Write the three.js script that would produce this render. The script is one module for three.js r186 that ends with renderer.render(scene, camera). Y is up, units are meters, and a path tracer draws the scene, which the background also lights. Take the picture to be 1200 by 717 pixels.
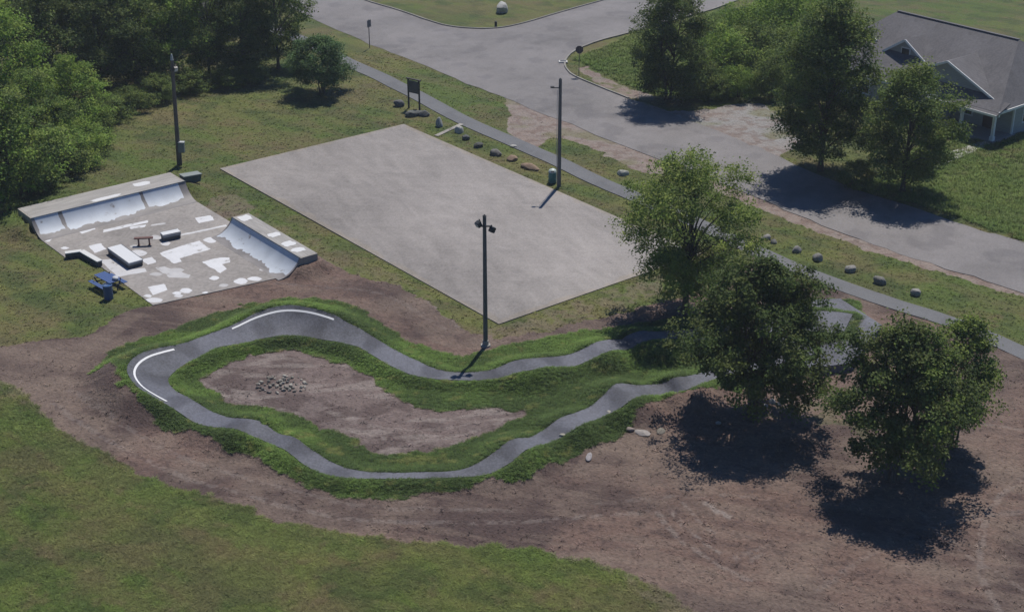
import * as THREE from 'three';
import { Sky } from 'three/addons/objects/Sky.js';
import { mergeGeometries, mergeVertices, toCreasedNormals } from 'three/addons/utils/BufferGeometryUtils.js';
import { RoundedBoxGeometry } from 'three/addons/geometries/RoundedBoxGeometry.js';

// ---------------------------------------------------------------- camera, sky, sun, exposure
const CAM_H = 42, PITCH = THREE.MathUtils.degToRad(25.4), FPX = 1734;
const scene = new THREE.Scene();
const camera = new THREE.PerspectiveCamera(2 * Math.atan(358.5 / FPX) * 180 / Math.PI, 1200 / 717, 1, 4000);
camera.position.set(0, CAM_H, 0);
camera.rotation.set(-PITCH, 0, 0);
const renderer = new THREE.WebGLRenderer({ antialias: true });
renderer.setSize(1024, 611);
renderer.toneMapping = THREE.LinearToneMapping;
renderer.toneMappingExposure = 0.87;
renderer.shadowMap.enabled = true;
const SUN = new THREE.Vector3(0.155, 0.866, -0.475).normalize();
const sky = new Sky();
sky.name = 'sky';
sky.scale.setScalar(3000);
sky.userData.kind = 'structure';
{
  const u = sky.material.uniforms;
  u.sunPosition.value.copy(SUN);
  u.turbidity.value = 3; u.rayleigh.value = 0.6; u.mieCoefficient.value = 0.004; u.mieDirectionalG.value = 0.7;
  u.cloudCoverage.value = 0;
}
scene.add(sky);
scene.environmentIntensity = 0.145;
const sun = new THREE.DirectionalLight(new THREE.Color(1, 0.94, 0.835), 5);
sun.name = 'sun';
sun.position.copy(SUN).multiplyScalar(200).add(new THREE.Vector3(0, 0, -100));
sun.target.position.set(0, 0, -100);
sun.castShadow = true;
sun.shadow.mapSize.set(4096, 4096);
Object.assign(sun.shadow.camera, { left: -110, right: 110, top: 110, bottom: -110, near: 10, far: 500 });
scene.add(sun, sun.target);
scene.fog = new THREE.FogExp2(new THREE.Color(.72, .78, .86), 0.0003);

// ---------------------------------------------------------------- helpers
function rng(seed) {
  let s = seed | 0;
  return () => { s = (s + 0x6d2b79f5) | 0; let t = Math.imul(s ^ (s >>> 15), 1 | s); t = (t + Math.imul(t ^ (t >>> 7), 61 | t)) ^ t; return ((t ^ (t >>> 14)) >>> 0) / 4294967296; };
}
const PERM = new Uint16Array(1024), RV = new Float32Array(512);
{ const r = rng(7); for (let i = 0; i < 512; i++) { PERM[i] = PERM[i + 512] = i; RV[i] = r(); } for (let i = 511; i > 0; i--) { const j = (r() * (i + 1)) | 0; [PERM[i], PERM[j]] = [PERM[j], PERM[i]]; } for (let i = 0; i < 512; i++) PERM[i + 512] = PERM[i]; }
function vnoise(x, y) {                                   // value noise, 0..1
  const ix = Math.floor(x), iy = Math.floor(y), fx = x - ix, fy = y - iy, u = fx * fx * (3 - 2 * fx), v = fy * fy * (3 - 2 * fy);
  const a = PERM[ix & 511], b = PERM[(ix + 1) & 511], y0 = iy & 511, y1 = (iy + 1) & 511;
  const n00 = RV[PERM[a + y0]], n10 = RV[PERM[b + y0]], n01 = RV[PERM[a + y1]], n11 = RV[PERM[b + y1]];
  return n00 + (n10 - n00) * u + (n01 - n00) * v + (n00 - n10 - n01 + n11) * u * v;
}
function fbm(x, y, o = 4) { let s = 0, a = 0.5, t = 0; for (let i = 0; i < o; i++) { s += a * vnoise(x, y); t += a; a *= 0.5; const nx = x * 1.62 - y * 1.18 + 11.3; y = x * 1.18 + y * 1.62 + 5.7; x = nx; } return s / t; }
function noise3(x, y, z) { return (vnoise(x + z * 0.71, y + 3.1) + vnoise(y - z * 0.53 + 17.2, x * 0.6 + z) + vnoise(z + 41.7, y + x * 0.31)) / 3; }
const clamp = THREE.MathUtils.clamp, sstep = (a, b, x) => { const t = clamp((x - a) / (b - a), 0, 1); return t * t * (3 - 2 * t); }, lerp = (a, b, t) => a + (b - a) * t;
const CP = Math.cos(PITCH), SP = Math.sin(PITCH);
function gp(px, py, h = 0) {                              // photo pixel -> point on the level plane y = h: [x, z]
  const u = (px - 600) / FPX, v = (py - 358.5) / FPX, dy = -SP - v * CP, dz = -(CP - v * SP), t = (CAM_H - h) / -dy;
  return [u * t, dz * t];
}
const toS = (c) => (c <= 0.0031308 ? c * 12.92 : 1.055 * Math.pow(c, 1 / 2.4) - 0.055);
const SRGB = new Uint8Array(4096); for (let i = 0; i < 4096; i++) SRGB[i] = Math.round(255 * toS(i / 4095));
const enc = (c) => SRGB[clamp((c * 4095) | 0, 0, 4095)];
function makeTex(w, h, fn, srgb = true) {                 // fn(u, v, out) in linear colour
  const d = new Uint8Array(w * h * 4), o = [0, 0, 0];
  for (let j = 0, k = 0; j < h; j++) for (let i = 0; i < w; i++, k += 4) {
    fn((i + 0.5) / w, (j + 0.5) / h, o);
    if (srgb) { d[k] = enc(o[0]); d[k + 1] = enc(o[1]); d[k + 2] = enc(o[2]); } else { d[k] = d[k + 1] = d[k + 2] = clamp(o[0] * 255, 0, 255); }
    d[k + 3] = 255;
  }
  const t = new THREE.DataTexture(d, w, h, THREE.RGBAFormat);
  t.magFilter = THREE.LinearFilter; t.minFilter = THREE.LinearMipmapLinearFilter; t.generateMipmaps = true;
  t.wrapS = t.wrapT = THREE.RepeatWrapping;
  if (srgb) t.colorSpace = THREE.SRGBColorSpace;
  t.needsUpdate = true;
  return t;
}
const tiled = (t, metres) => { const c = t.clone(); c.repeat.set(1 / metres, 1 / metres); c.needsUpdate = true; return c; };
const M = (r, g, b, rough = 0.8, extra = {}) => { const m = new THREE.MeshStandardMaterial({ roughness: rough, side: THREE.DoubleSide, ...extra }); m.color.setRGB(r, g, b); return m; };
const taken = new Map();
function numbered(n) { const k = taken.get(n) ?? 0; taken.set(n, k + 1); return k ? n + '_' + String(k).padStart(3, '0') : n; }
function shadows(o) { o.castShadow = o.receiveShadow = true; return o; }
function mesh(name, geo, mat, parent) { const m = shadows(new THREE.Mesh(geo, mat)); m.name = name; parent.add(m); return m; }
function struct(name, geo, mat) { const m = mesh(numbered(name), geo, mat, scene); m.userData.kind = 'structure'; return m; }
function tag(o, label, category, group) { o.userData.label = label; o.userData.category = category; if (group) o.userData.group = group; return o; }
function thing(name, label, category, [x, y, z], turn = 0, group) { const o = new THREE.Group(); o.name = numbered(name); o.position.set(x, y, z); o.rotation.y = turn; scene.add(o); return tag(o, label, category, group); }
const box = (w, h, d, x = 0, y = 0, z = 0, ry = 0) => { const g = new THREE.BoxGeometry(w, h, d); if (ry) g.rotateY(ry); return g.translate(x, y, z); };
const rbox = (w, h, d, r, x = 0, y = 0, z = 0) => new RoundedBoxGeometry(w, h, d, 2, r).translate(x, y, z);
const cyl = (r0, r1, h, x = 0, y = 0, z = 0, n = 14) => new THREE.CylinderGeometry(r0, r1, h, n).translate(x, y + h / 2, z);
const plain = (g) => { const c = g.index ? g.toNonIndexed() : g.clone(); for (const k of Object.keys(c.attributes)) if (!['position', 'normal', 'uv'].includes(k)) c.deleteAttribute(k); return c; };
const merge = (list) => mergeGeometries(list.map(plain));
function polySheet(pts, y, uvScale = 1) {                 // flat sheet from [x, z] points, uv in metres
  const s = new THREE.Shape(pts.map(([x, z]) => new THREE.Vector2(x, -z)));
  const g = new THREE.ShapeGeometry(s); g.rotateX(-Math.PI / 2); g.translate(0, y, 0);
  const p = g.attributes.position, uv = g.attributes.uv;
  for (let i = 0; i < p.count; i++) uv.setXY(i, p.getX(i) * uvScale, p.getZ(i) * uvScale);
  return g;
}
function slabSheet(pts, y, thick) {                       // a sheet with real edges going down by thick
  const s = new THREE.Shape(pts.map(([x, z]) => new THREE.Vector2(x, -z)));
  const g = new THREE.ExtrudeGeometry(s, { depth: thick, bevelEnabled: false }); g.rotateX(-Math.PI / 2); g.translate(0, y - thick, 0);
  const p = g.attributes.position, uv = g.attributes.uv;
  for (let i = 0; i < p.count; i++) uv.setXY(i, p.getX(i), p.getZ(i));
  return g;
}
function spline(pts, n) {                                 // smooth resample of an open polyline of number tuples
  const out = [], L = pts.length - 1, cr = (a, b, c, d, t) => 0.5 * (2 * b + (c - a) * t + (2 * a - 5 * b + 4 * c - d) * t * t + (3 * b - a - 3 * c + d) * t * t * t);
  for (let i = 0; i < L; i++) for (let k = 0; k < n; k++) { const t = k / n, A = pts[Math.max(0, i - 1)], B = pts[i], C = pts[i + 1], D = pts[Math.min(L, i + 2)]; out.push(B.map((_, j) => cr(A[j], B[j], C[j], D[j], t))); }
  out.push(pts[L].slice());
  return out;
}
function ribbon(line, width, y0, thick) {                 // strip of constant width along [x, z] points, closed on its sides
  const pos = [], uv = [], idx = []; let len = 0;
  for (let i = 0; i < line.length; i++) {
    const a = line[Math.max(0, i - 1)], b = line[Math.min(line.length - 1, i + 1)], dx = b[0] - a[0], dz = b[1] - a[1], l = Math.hypot(dx, dz) || 1, nx = -dz / l, nz = dx / l;
    if (i) len += Math.hypot(line[i][0] - line[i - 1][0], line[i][1] - line[i - 1][1]);
    const w = (typeof width === 'function' ? width(i) : width) / 2, jit = (s) => w + 0.06 * (vnoise(len * 0.8 + s * 40, s * 7.3) - 0.5);
    const wa = jit(1), wb = jit(2), y = typeof y0 === 'function' ? y0(i) : y0;
    pos.push(line[i][0] + nx * wa, y - thick, line[i][1] + nz * wa, line[i][0] + nx * wa, y, line[i][1] + nz * wa, line[i][0] - nx * wb, y, line[i][1] - nz * wb, line[i][0] - nx * wb, y - thick, line[i][1] - nz * wb);
    uv.push(wa + thick, len, wa, len, -wb, len, -wb - thick, len);
    if (i) { const p = (i - 1) * 4, q = i * 4; for (let k = 0; k < 3; k++) idx.push(p + k, p + k + 1, q + k, q + k, p + k + 1, q + k + 1); }
  }
  const g = new THREE.BufferGeometry();
  g.setAttribute('position', new THREE.Float32BufferAttribute(pos, 3)); g.setAttribute('uv', new THREE.Float32BufferAttribute(uv, 2)); g.setIndex(idx);
  const out = toCreasedNormals(g, 0.7);
  return out;
}
function tube(points, r0, r1, seg = 6, rad = 6) {         // tapered tube along Vector3s
  const c = new THREE.CatmullRomCurve3(points), g = new THREE.TubeGeometry(c, seg, 1, rad), p = g.attributes.position, q = new THREE.Vector3(), v = new THREE.Vector3();
  for (let i = 0; i <= seg; i++) { c.getPointAt(i / seg, q); const r = lerp(r0, r1, i / seg); for (let j = 0; j <= rad; j++) { const k = i * (rad + 1) + j; v.fromBufferAttribute(p, k).sub(q).multiplyScalar(r).add(q); p.setXYZ(k, v.x, v.y, v.z); } }
  return g;
}

// ---------------------------------------------------------------- plan of the place (metres): rink axes, track, masks
const PA = gp(257, 198), U = [0.7815, -0.6239], V = [0.6239, 0.7815];
const uv2 = (u, v) => [PA[0] + U[0] * u + V[0] * v, PA[1] + U[1] * u + V[1] * v];
const toUV = (x, z) => { const dx = x - PA[0], dz = z - PA[1]; return [dx * U[0] + dz * U[1], dx * V[0] + dz * V[1]]; };
const PARK_TURN = Math.atan2(-U[1], U[0]);                // local x -> U, local z -> V

// pump track: outer edge and inner edge of the asphalt, each seen at its own height
const ST = [
  [1000, 368, 988, 392, .55, .55], [955, 364, 945, 388, .55, .55], [905, 372, 898, 390, .5, .5], [860, 381, 856, 397, .45, .45],
  [815, 386, 818, 400, .4, .4], [792, 387, 801, 398.5, .45, .45], [767, 388.5, 785, 397, .6, .6], [751, 388, 770, 397.5, .66, .66], [737.6, 392, 752, 403, .45, .45], [727, 397, 738, 409.5, .3, .3],
  [712, 398.5, 723, 411, .4, .4], [698, 401.5, 710, 413, .55, .55], [679, 411, 692, 422, .35, .35], [660, 416.5, 672, 429.5, .28, .28], [640, 418.5, 650, 430, .42, .42], [618, 420.5, 629, 432, .58, .58],
  [600, 423.5, 607, 437, .5, .5], [573, 434, 579, 444.5, .32, .32], [546, 436.6, 549, 445.6, .28, .28], [518, 434.3, 513, 444.8, .28, .28], [489, 423, 479, 438.6, .32, .32], [460, 408.5, 448, 423, .4, .36],
  [434, 392.5, 420, 407, .55, .38], [408, 378, 396, 401, .85, .35], [387, 367.5, 374, 397, 1.12, .33], [358, 359.5, 352, 393.5, 1.3, .32], [329, 358.5, 330, 393.5, 1.32, .32], [299.5, 367, 305, 397.5, 1.15, .32],
  [270, 382, 281, 403, .8, .34], [238, 394, 253, 407.5, .55, .38], [212, 403, 231, 419.5, .75, .36], [188, 407.4, 214, 428.5, 1.0, .34], [166.4, 413, 204, 435.5, 1.18, .33], [152, 423, 199, 441, 1.22, .33],
  [148, 436, 197, 446.5, 1.18, .33], [158, 451, 201, 454, 1.05, .33], [178, 464.5, 212, 461.5, .8, .34], [201.6, 478, 227, 469.5, .5, .37], [226, 494.5, 245, 480.5, .4, .4], [248, 500.5, 266, 489, .5, .5],
  [275, 503, 290, 490.5, .62, .62], [296, 511.5, 308, 495.5, .45, .45], [314, 519.5, 326, 508, .33, .33], [331, 526.5, 346, 513, .45, .45], [350, 540, 368, 529, .42, .42], [370, 552, 389, 541.8, .35, .35],
  [401, 559.6, 415, 550.6, .33, .33], [440, 561.6, 448, 553.8, .33, .33], [499, 560.4, 499, 553, .33, .33], [538, 559.2, 532, 551.8, .34, .34], [573, 555, 557, 544, .4, .4], [597, 543.5, 580, 529, .52, .52],
  [617, 527.5, 601, 514.7, .58, .58], [640, 521, 623, 512, .38, .38], [660, 512, 639, 502.5, .34, .34], [679, 499, 657, 489, .52, .52], [704, 489.8, 685, 480, .38, .38], [721, 482, 704, 466, .48, .48],
  [745, 466.5, 723, 450, .68, .68], [764, 464.5, 750, 451.5, .36, .36], [784, 463, 775, 448.5, .36, .36], [806, 456.6, 794, 442, .66, .66], [830, 447, 815, 439, .5, .5], [865, 437, 852, 426, .4, .4], [910, 428, 897, 412, .45, .45], [955, 415, 945, 394, .55, .55],
];
const TRK = spline(ST.map(([a, b, c, d, ho, hi]) => { if (ho === hi) ho = hi = .36 + (hi - .36) * 1.55; const o = gp(a, b, ho), i = gp(c, d, hi); return [o[0], o[1], ho, i[0], i[1], hi]; }), 4);
const TSEG = [];
for (let i = 0; i < TRK.length - 1; i++) { const s = TRK[i], e = TRK[i + 1]; TSEG.push({ i, ax: (s[0] + s[3]) / 2, az: (s[1] + s[4]) / 2, bx: (e[0] + e[3]) / 2, bz: (e[1] + e[4]) / 2, s, e }); }
const bankF = (t) => Math.pow(t, 1.7);                    // 0 at the inner edge, 1 at the outer: a hollow bank
function trackAt(x, z) {                                  // { h: bank height, on: over the asphalt, d: metres beyond its edge }
  let best = 1e9, bh = 0, on = false, top = 0, dmin = 1e9;
  for (const g of TSEG) {
    const dx = g.bx - g.ax, dz = g.bz - g.az, L2 = dx * dx + dz * dz;
    if (Math.abs(x - g.ax) > 9 || Math.abs(z - g.az) > 9) continue;
    const t = clamp(((x - g.ax) * dx + (z - g.az) * dz) / L2, 0, 1);
    const ox = lerp(g.s[0], g.e[0], t), oz = lerp(g.s[1], g.e[1], t), ho = lerp(g.s[2], g.e[2], t), ix = lerp(g.s[3], g.e[3], t), iz = lerp(g.s[4], g.e[4], t), hi = lerp(g.s[5], g.e[5], t);
    const wx = ox - ix, wz = oz - iz, W = Math.hypot(wx, wz), l = ((x - ix) * wx + (z - iz) * wz) / (W * W), cx = ix + wx * clamp(l, 0, 1), cz = iz + wz * clamp(l, 0, 1), d = Math.hypot(x - cx, z - cz);
    if (d < dmin) dmin = d;
    if (d < 0.02 || (l >= 0 && l <= 1 && d < 0.3)) { if (d < best) { best = d; bh = lerp(hi, ho, bankF(clamp(l, 0, 1))) - 0.02 - (0.08 + (ho - hi) * 0.06) * sstep(0, .4, Math.min(l, 1 - l) * W); on = true; } }
    else { const hE = l > 0.5 ? ho : hi, reach = 0.7 + hE * 2.1, f = hE * (1 - sstep(0.1, reach, d)) - 0.01; if (f > top) top = f; }
  }
  return { h: on ? bh : top, on, d: dmin };
}

// masks, drawn on a plan at 0.1 m: red bare earth, green lush bank grass, blue gravel; a second one for worn and dry ground
const MX0 = -80, MZ0 = -200, MPX = 1600, MS = 10;
const draw = document.createElement('canvas'); draw.width = draw.height = MPX; const c2 = draw.getContext('2d');
const poly = (ctx, pts, color) => { ctx.fillStyle = color; ctx.beginPath(); pts.forEach(([x, y, h], i) => { const [a, b] = gp(x, y, h ?? 0); ctx[i ? 'lineTo' : 'moveTo']((a - MX0) * MS, (b - MZ0) * MS); }); ctx.closePath(); ctx.fill(); };
c2.fillStyle = '#000'; c2.fillRect(0, 0, MPX, MPX);
const DIRT = [[-120, 398], [0, 406], [40, 400], [100, 394], [128, 378], [150, 364], [178, 359], [250, 340], [330, 323], [352, 306], [368, 298], [382, 306], [410, 318], [440, 331], [470, 334], [505, 358], [530, 376], [548, 390], [585, 398], [640, 388], [700, 374], [745, 362], [800, 348], [850, 330], [885, 300], [935, 324], [1000, 347], [1050, 362], [1095, 377], [1140, 391], [1200, 420], [1420, 520], [1420, 900], [850, 900], [815, 717], [800, 709], [780, 697], [740, 673], [700, 661], [652, 655], [620, 641], [540, 639], [460, 632], [380, 623], [330, 611], [287, 597], [256, 589], [221, 577], [184, 566], [164, 552], [135, 536], [100, 526], [70, 502], [45, 480], [25, 456], [0, 447], [-120, 440]];
poly(c2, DIRT, '#f00');
poly(c2, [[225, 262], [250, 232], [275, 228], [300, 243], [292, 252], [268, 256], [262, 262]], '#500');
poly(c2, [[590, 110], [625, 122], [680, 145], [760, 178], [880, 222], [1000, 270], [1100, 306], [1200, 338], [1200, 348], [1090, 315], [1000, 286], [940, 265], [880, 240], [800, 208], [758, 203], [735, 194], [690, 172], [655, 160], [640, 166], [628, 176], [606, 166], [596, 150], [598, 132]], '#00f');
poly(c2, [[735, 114], [780, 129], [815, 130], [838, 127], [862, 121], [898, 122], [918, 140], [945, 166], [905, 186], [860, 165], [780, 135]], '#00f');
poly(c2, [[676, 80], [686, 78], [720, 94], [740, 104], [770, 112], [765, 118], [735, 114], [700, 98]], '#008');
const BANK = [[1010, 352], [960, 350], [900, 358], [850, 366], [800, 371], [740, 380], [700, 385], [650, 393], [610, 402], [570, 412], [540, 417], [520, 414], [490, 404], [460, 388], [436, 373], [405, 355], [389, 352], [348, 349], [295, 355], [248, 368], [209, 383], [186, 392], [158, 401], [135, 409], [119, 425], [100, 441], [128, 437], [133, 445], [142, 465], [170, 487], [188, 503], [206, 511], [235, 514], [264, 531], [295, 537], [309, 544], [335, 562], [358, 574], [397, 583], [436, 585], [475, 585], [499, 580], [538, 577], [569, 568], [604, 567], [628, 556], [659, 545], [689, 528], [724, 515], [757, 487], [777, 477], [800, 471], [850, 462], [900, 452], [960, 440], [1010, 400]];
poly(c2, BANK, '#0f0');
const ISLE = [[227, 446], [260, 431], [300, 416], [334, 409], [368, 416], [405, 429], [436, 441], [448, 459], [467, 468], [487, 478], [518, 481], [577, 481], [618, 480], [616, 489], [569, 507], [526, 523], [509, 532], [460, 535], [440, 531], [420, 519], [389, 503], [366, 497], [338, 484], [315, 479], [295, 476], [276, 475], [256, 466]];
poly(c2, ISLE, '#f04');
const MASK = c2.getImageData(0, 0, MPX, MPX).data;
c2.fillStyle = '#000'; c2.fillRect(0, 0, MPX, MPX);
// red: dry pale ground, green: fresh green growth, blue: pale scrapes and wheel marks in the earth
poly(c2, [[-20, 410], [20, 402], [100, 398], [135, 376], [170, 366], [150, 385], [110, 410], [80, 440], [100, 480], [160, 530], [100, 527], [40, 480], [-20, 450]], '#a00');
poly(c2, [[560, 388], [620, 372], [745, 330], [780, 322], [775, 345], [690, 375], [620, 392], [590, 405], [530, 412], [500, 395]], '#c00');
poly(c2, [[230, 262], [260, 230], [480, 330], [560, 395], [540, 400], [470, 345], [400, 318], [300, 262]], '#500');
poly(c2, [[1010, 400], [1200, 410], [1200, 560], [1080, 520], [1000, 470]], '#700');
poly(c2, [[640, 655], [760, 640], [900, 690], [1000, 717], [1000, 800], [830, 760], [720, 672]], '#900');
poly(c2, [[740, 500], [800, 505], [800, 525], [730, 540], [690, 560], [660, 560], [700, 525]], '#a00');
poly(c2, [[0, 460], [45, 490], [100, 535], [200, 580], [300, 608], [430, 635], [420, 660], [280, 640], [160, 600], [60, 545], [0, 500]], '#070');
poly(c2, [[1080, 170], [1250, 150], [1250, 300], [1110, 250], [1040, 230], [1000, 225]], '#0d0');
poly(c2, [[672, 70], [740, 40], [900, 0], [960, -20], [960, 110], [850, 115], [760, 110], [700, 82]], '#0b0');
poly(c2, [[845, 480], [960, 470], [1040, 460], [1080, 555], [1060, 560], [990, 500], [900, 490]], '#050');
const curve = (pts, w, color) => { c2.strokeStyle = color; c2.lineWidth = w * MS; c2.lineCap = 'round'; c2.beginPath(); spline(pts.map(([x, y]) => gp(x, y)), 8).forEach(([a, b], i) => c2[i ? 'lineTo' : 'moveTo']((a - MX0) * MS, (b - MZ0) * MS)); c2.stroke(); };
for (const [pts, w, v] of [
  [[[770, 600], [790, 625], [830, 655], [880, 680]], .3, 120], [[[785, 598], [805, 620], [845, 648]], .22, 150], [[[828, 590], [842, 600], [855, 607]], .35, 200], [[[800, 590], [818, 610], [840, 625]], .2, 120],
  [[[700, 590], [760, 585], [830, 580], [900, 585]], .3, 70], [[[60, 470], [100, 500], [180, 545], [300, 585], [430, 610], [600, 612], [760, 600]], .35, 90], [[[80, 455], [130, 490], [210, 535], [320, 570], [440, 595], [600, 598]], .35, 70],
  [[[1200, 690], [1120, 640], [1080, 600]], .3, 90], [[[1170, 717], [1150, 660], [1160, 600], [1200, 560]], .35, 100], [[[860, 655], [900, 640], [880, 660]], .3, 90], [[[960, 690], [1040, 640], [1120, 610], [1200, 600]], .4, 70],
  [[[1200, 480], [1130, 470], [1080, 450]], .25, 90], [[[1200, 505], [1130, 492], [1060, 470]], .25, 90], [[[400, 500], [440, 512], [490, 520]], .5, 120], [[[380, 480], [430, 498], [500, 505], [560, 495]], .4, 90], [[[170, 350], [260, 330], [360, 335], [450, 345], [520, 385]], .4, 60],
  [[[560, 480], [610, 484]], .25, 120], [[[235, 448], [280, 470], [350, 484]], .25, 130], [[[470, 330], [500, 352], [540, 385]], .3, 120], [[[480, 520], [540, 510], [600, 490]], .3, 120],
]) curve(pts, w, `rgb(0,0,${v})`);
const MASK2 = c2.getImageData(0, 0, MPX, MPX).data;
const sampleMask = (m, x, z, ch) => {
  const fx = clamp((x - MX0) * MS - 0.5, 0, MPX - 1.01), fy = clamp((z - MZ0) * MS - 0.5, 0, MPX - 1.01), ix = fx | 0, iy = fy | 0, a = fx - ix, b = fy - iy, k = (iy * MPX + ix) * 4 + ch, r = MPX * 4;
  return ((m[k] * (1 - a) + m[k + 4] * a) * (1 - b) + (m[k + r] * (1 - a) + m[k + r + 4] * a) * b) / 255;
};
const wx_ = (x, z) => x + (fbm(x * 0.9, z * 0.9, 3) - 0.5) * 0.9 + (vnoise(x * 5, z * 5) - 0.5) * 0.16, wz_ = (x, z) => z + (fbm(x * 0.9 + 31, z * 0.9 + 7, 3) - 0.5) * 1.1 + (vnoise(x * 5 + 9, z * 5) - 0.5) * 0.2;

// ---------------------------------------------------------------- ground
const inPark = (x, z, pad = 0) => { const [u, v] = toUV(x, z); return (u > -pad && u < 18.4 + pad && v > -pad && v < 37.2 + pad) || (u > -17.6 - pad && u < -4.4 + pad && v > 0.9 - pad && v < 22.5 + pad); };
function heightAt(x, z) {
  const inMask = x > -79 && x < 79 && z > -199 && z < -41;
  const dirt = inMask ? sampleMask(MASK, x, z, 0) : 0;
  let h = -0.02 + (fbm(x * 0.07, z * 0.07, 2) - 0.5) * 0.05 + dirt * ((fbm(x * 0.35 + 5, z * 0.35, 3) - 0.5) * 0.2 + (vnoise(x * 1.7, z * 1.7) - 0.5) * 0.05);
  if (!inMask) h = -0.02;
  if (dirt < .3) h = Math.min(h, -.006);
  const [u, v] = toUV(x, z);
  if (u > -20 && u < 20 && v > -2 && v < 40) h = Math.min(h, -0.02);
  // earth banked up behind and beside the far quarter pipe
  { const du = Math.max(-17.6 - u, 0, u + 4.9), dv = v < 1 ? 1 - v : v > 3.6 ? (v - 3.6) * 1.6 : 0; const d = Math.hypot(du, dv); if (u < -17.6 || u > -4.9 || v < 1) h += 1.0 * (1 - sstep(0, 2.6, d)); }
  { const du = u > -4.4 ? u + 4.4 : 0, dv = v > 22.4 ? (v - 22.4) : v < 12.6 ? (12.6 - v) : 0; if (u > -4.45 || (v > 22.38 && u > -7)) h += (u > -5.9 ? .75 : .75 * sstep(-7.2, -5.9, u)) * (1 - sstep(0, 1.5, Math.hypot(du, dv))); }
  if (x > -45 && x < 30 && z > -100 && z < -55) { const t = trackAt(x, z); if (t.on) return t.h; h = Math.max(h, t.h + (h + 0.02) * 0.5 + (t.h > 0.02 ? (vnoise(x * 1.3, z * 1.3) - 0.5) * 0.08 : 0)); }
  return h;
}
const axis = (parts) => { const o = []; for (const [a, b, s] of parts) { const n = Math.max(1, Math.round((b - a) / s)); for (let i = 0; i < n; i++) o.push(a + (b - a) * i / n); } o.push(parts[parts.length - 1][1]); return o; };
const GX = axis([[-1600, -400, 300], [-400, -120, 40], [-120, -70, 5], [-70, -40, 1.2], [-40, 30, 0.3], [30, 40, 0.5], [40, 70, 1.2], [70, 120, 5], [120, 400, 40], [400, 1600, 300]]);
const GZ = axis([[-1800, -500, 300], [-500, -200, 30], [-200, -125, 1.4], [-125, -100, 0.6], [-100, -55, 0.3], [-55, -48, 0.6], [-48, 10, 5], [10, 300, 50], [300, 900, 300]]);
let mixc, groundColour;
const HG = new Float32Array(GX.length * GZ.length);
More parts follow.
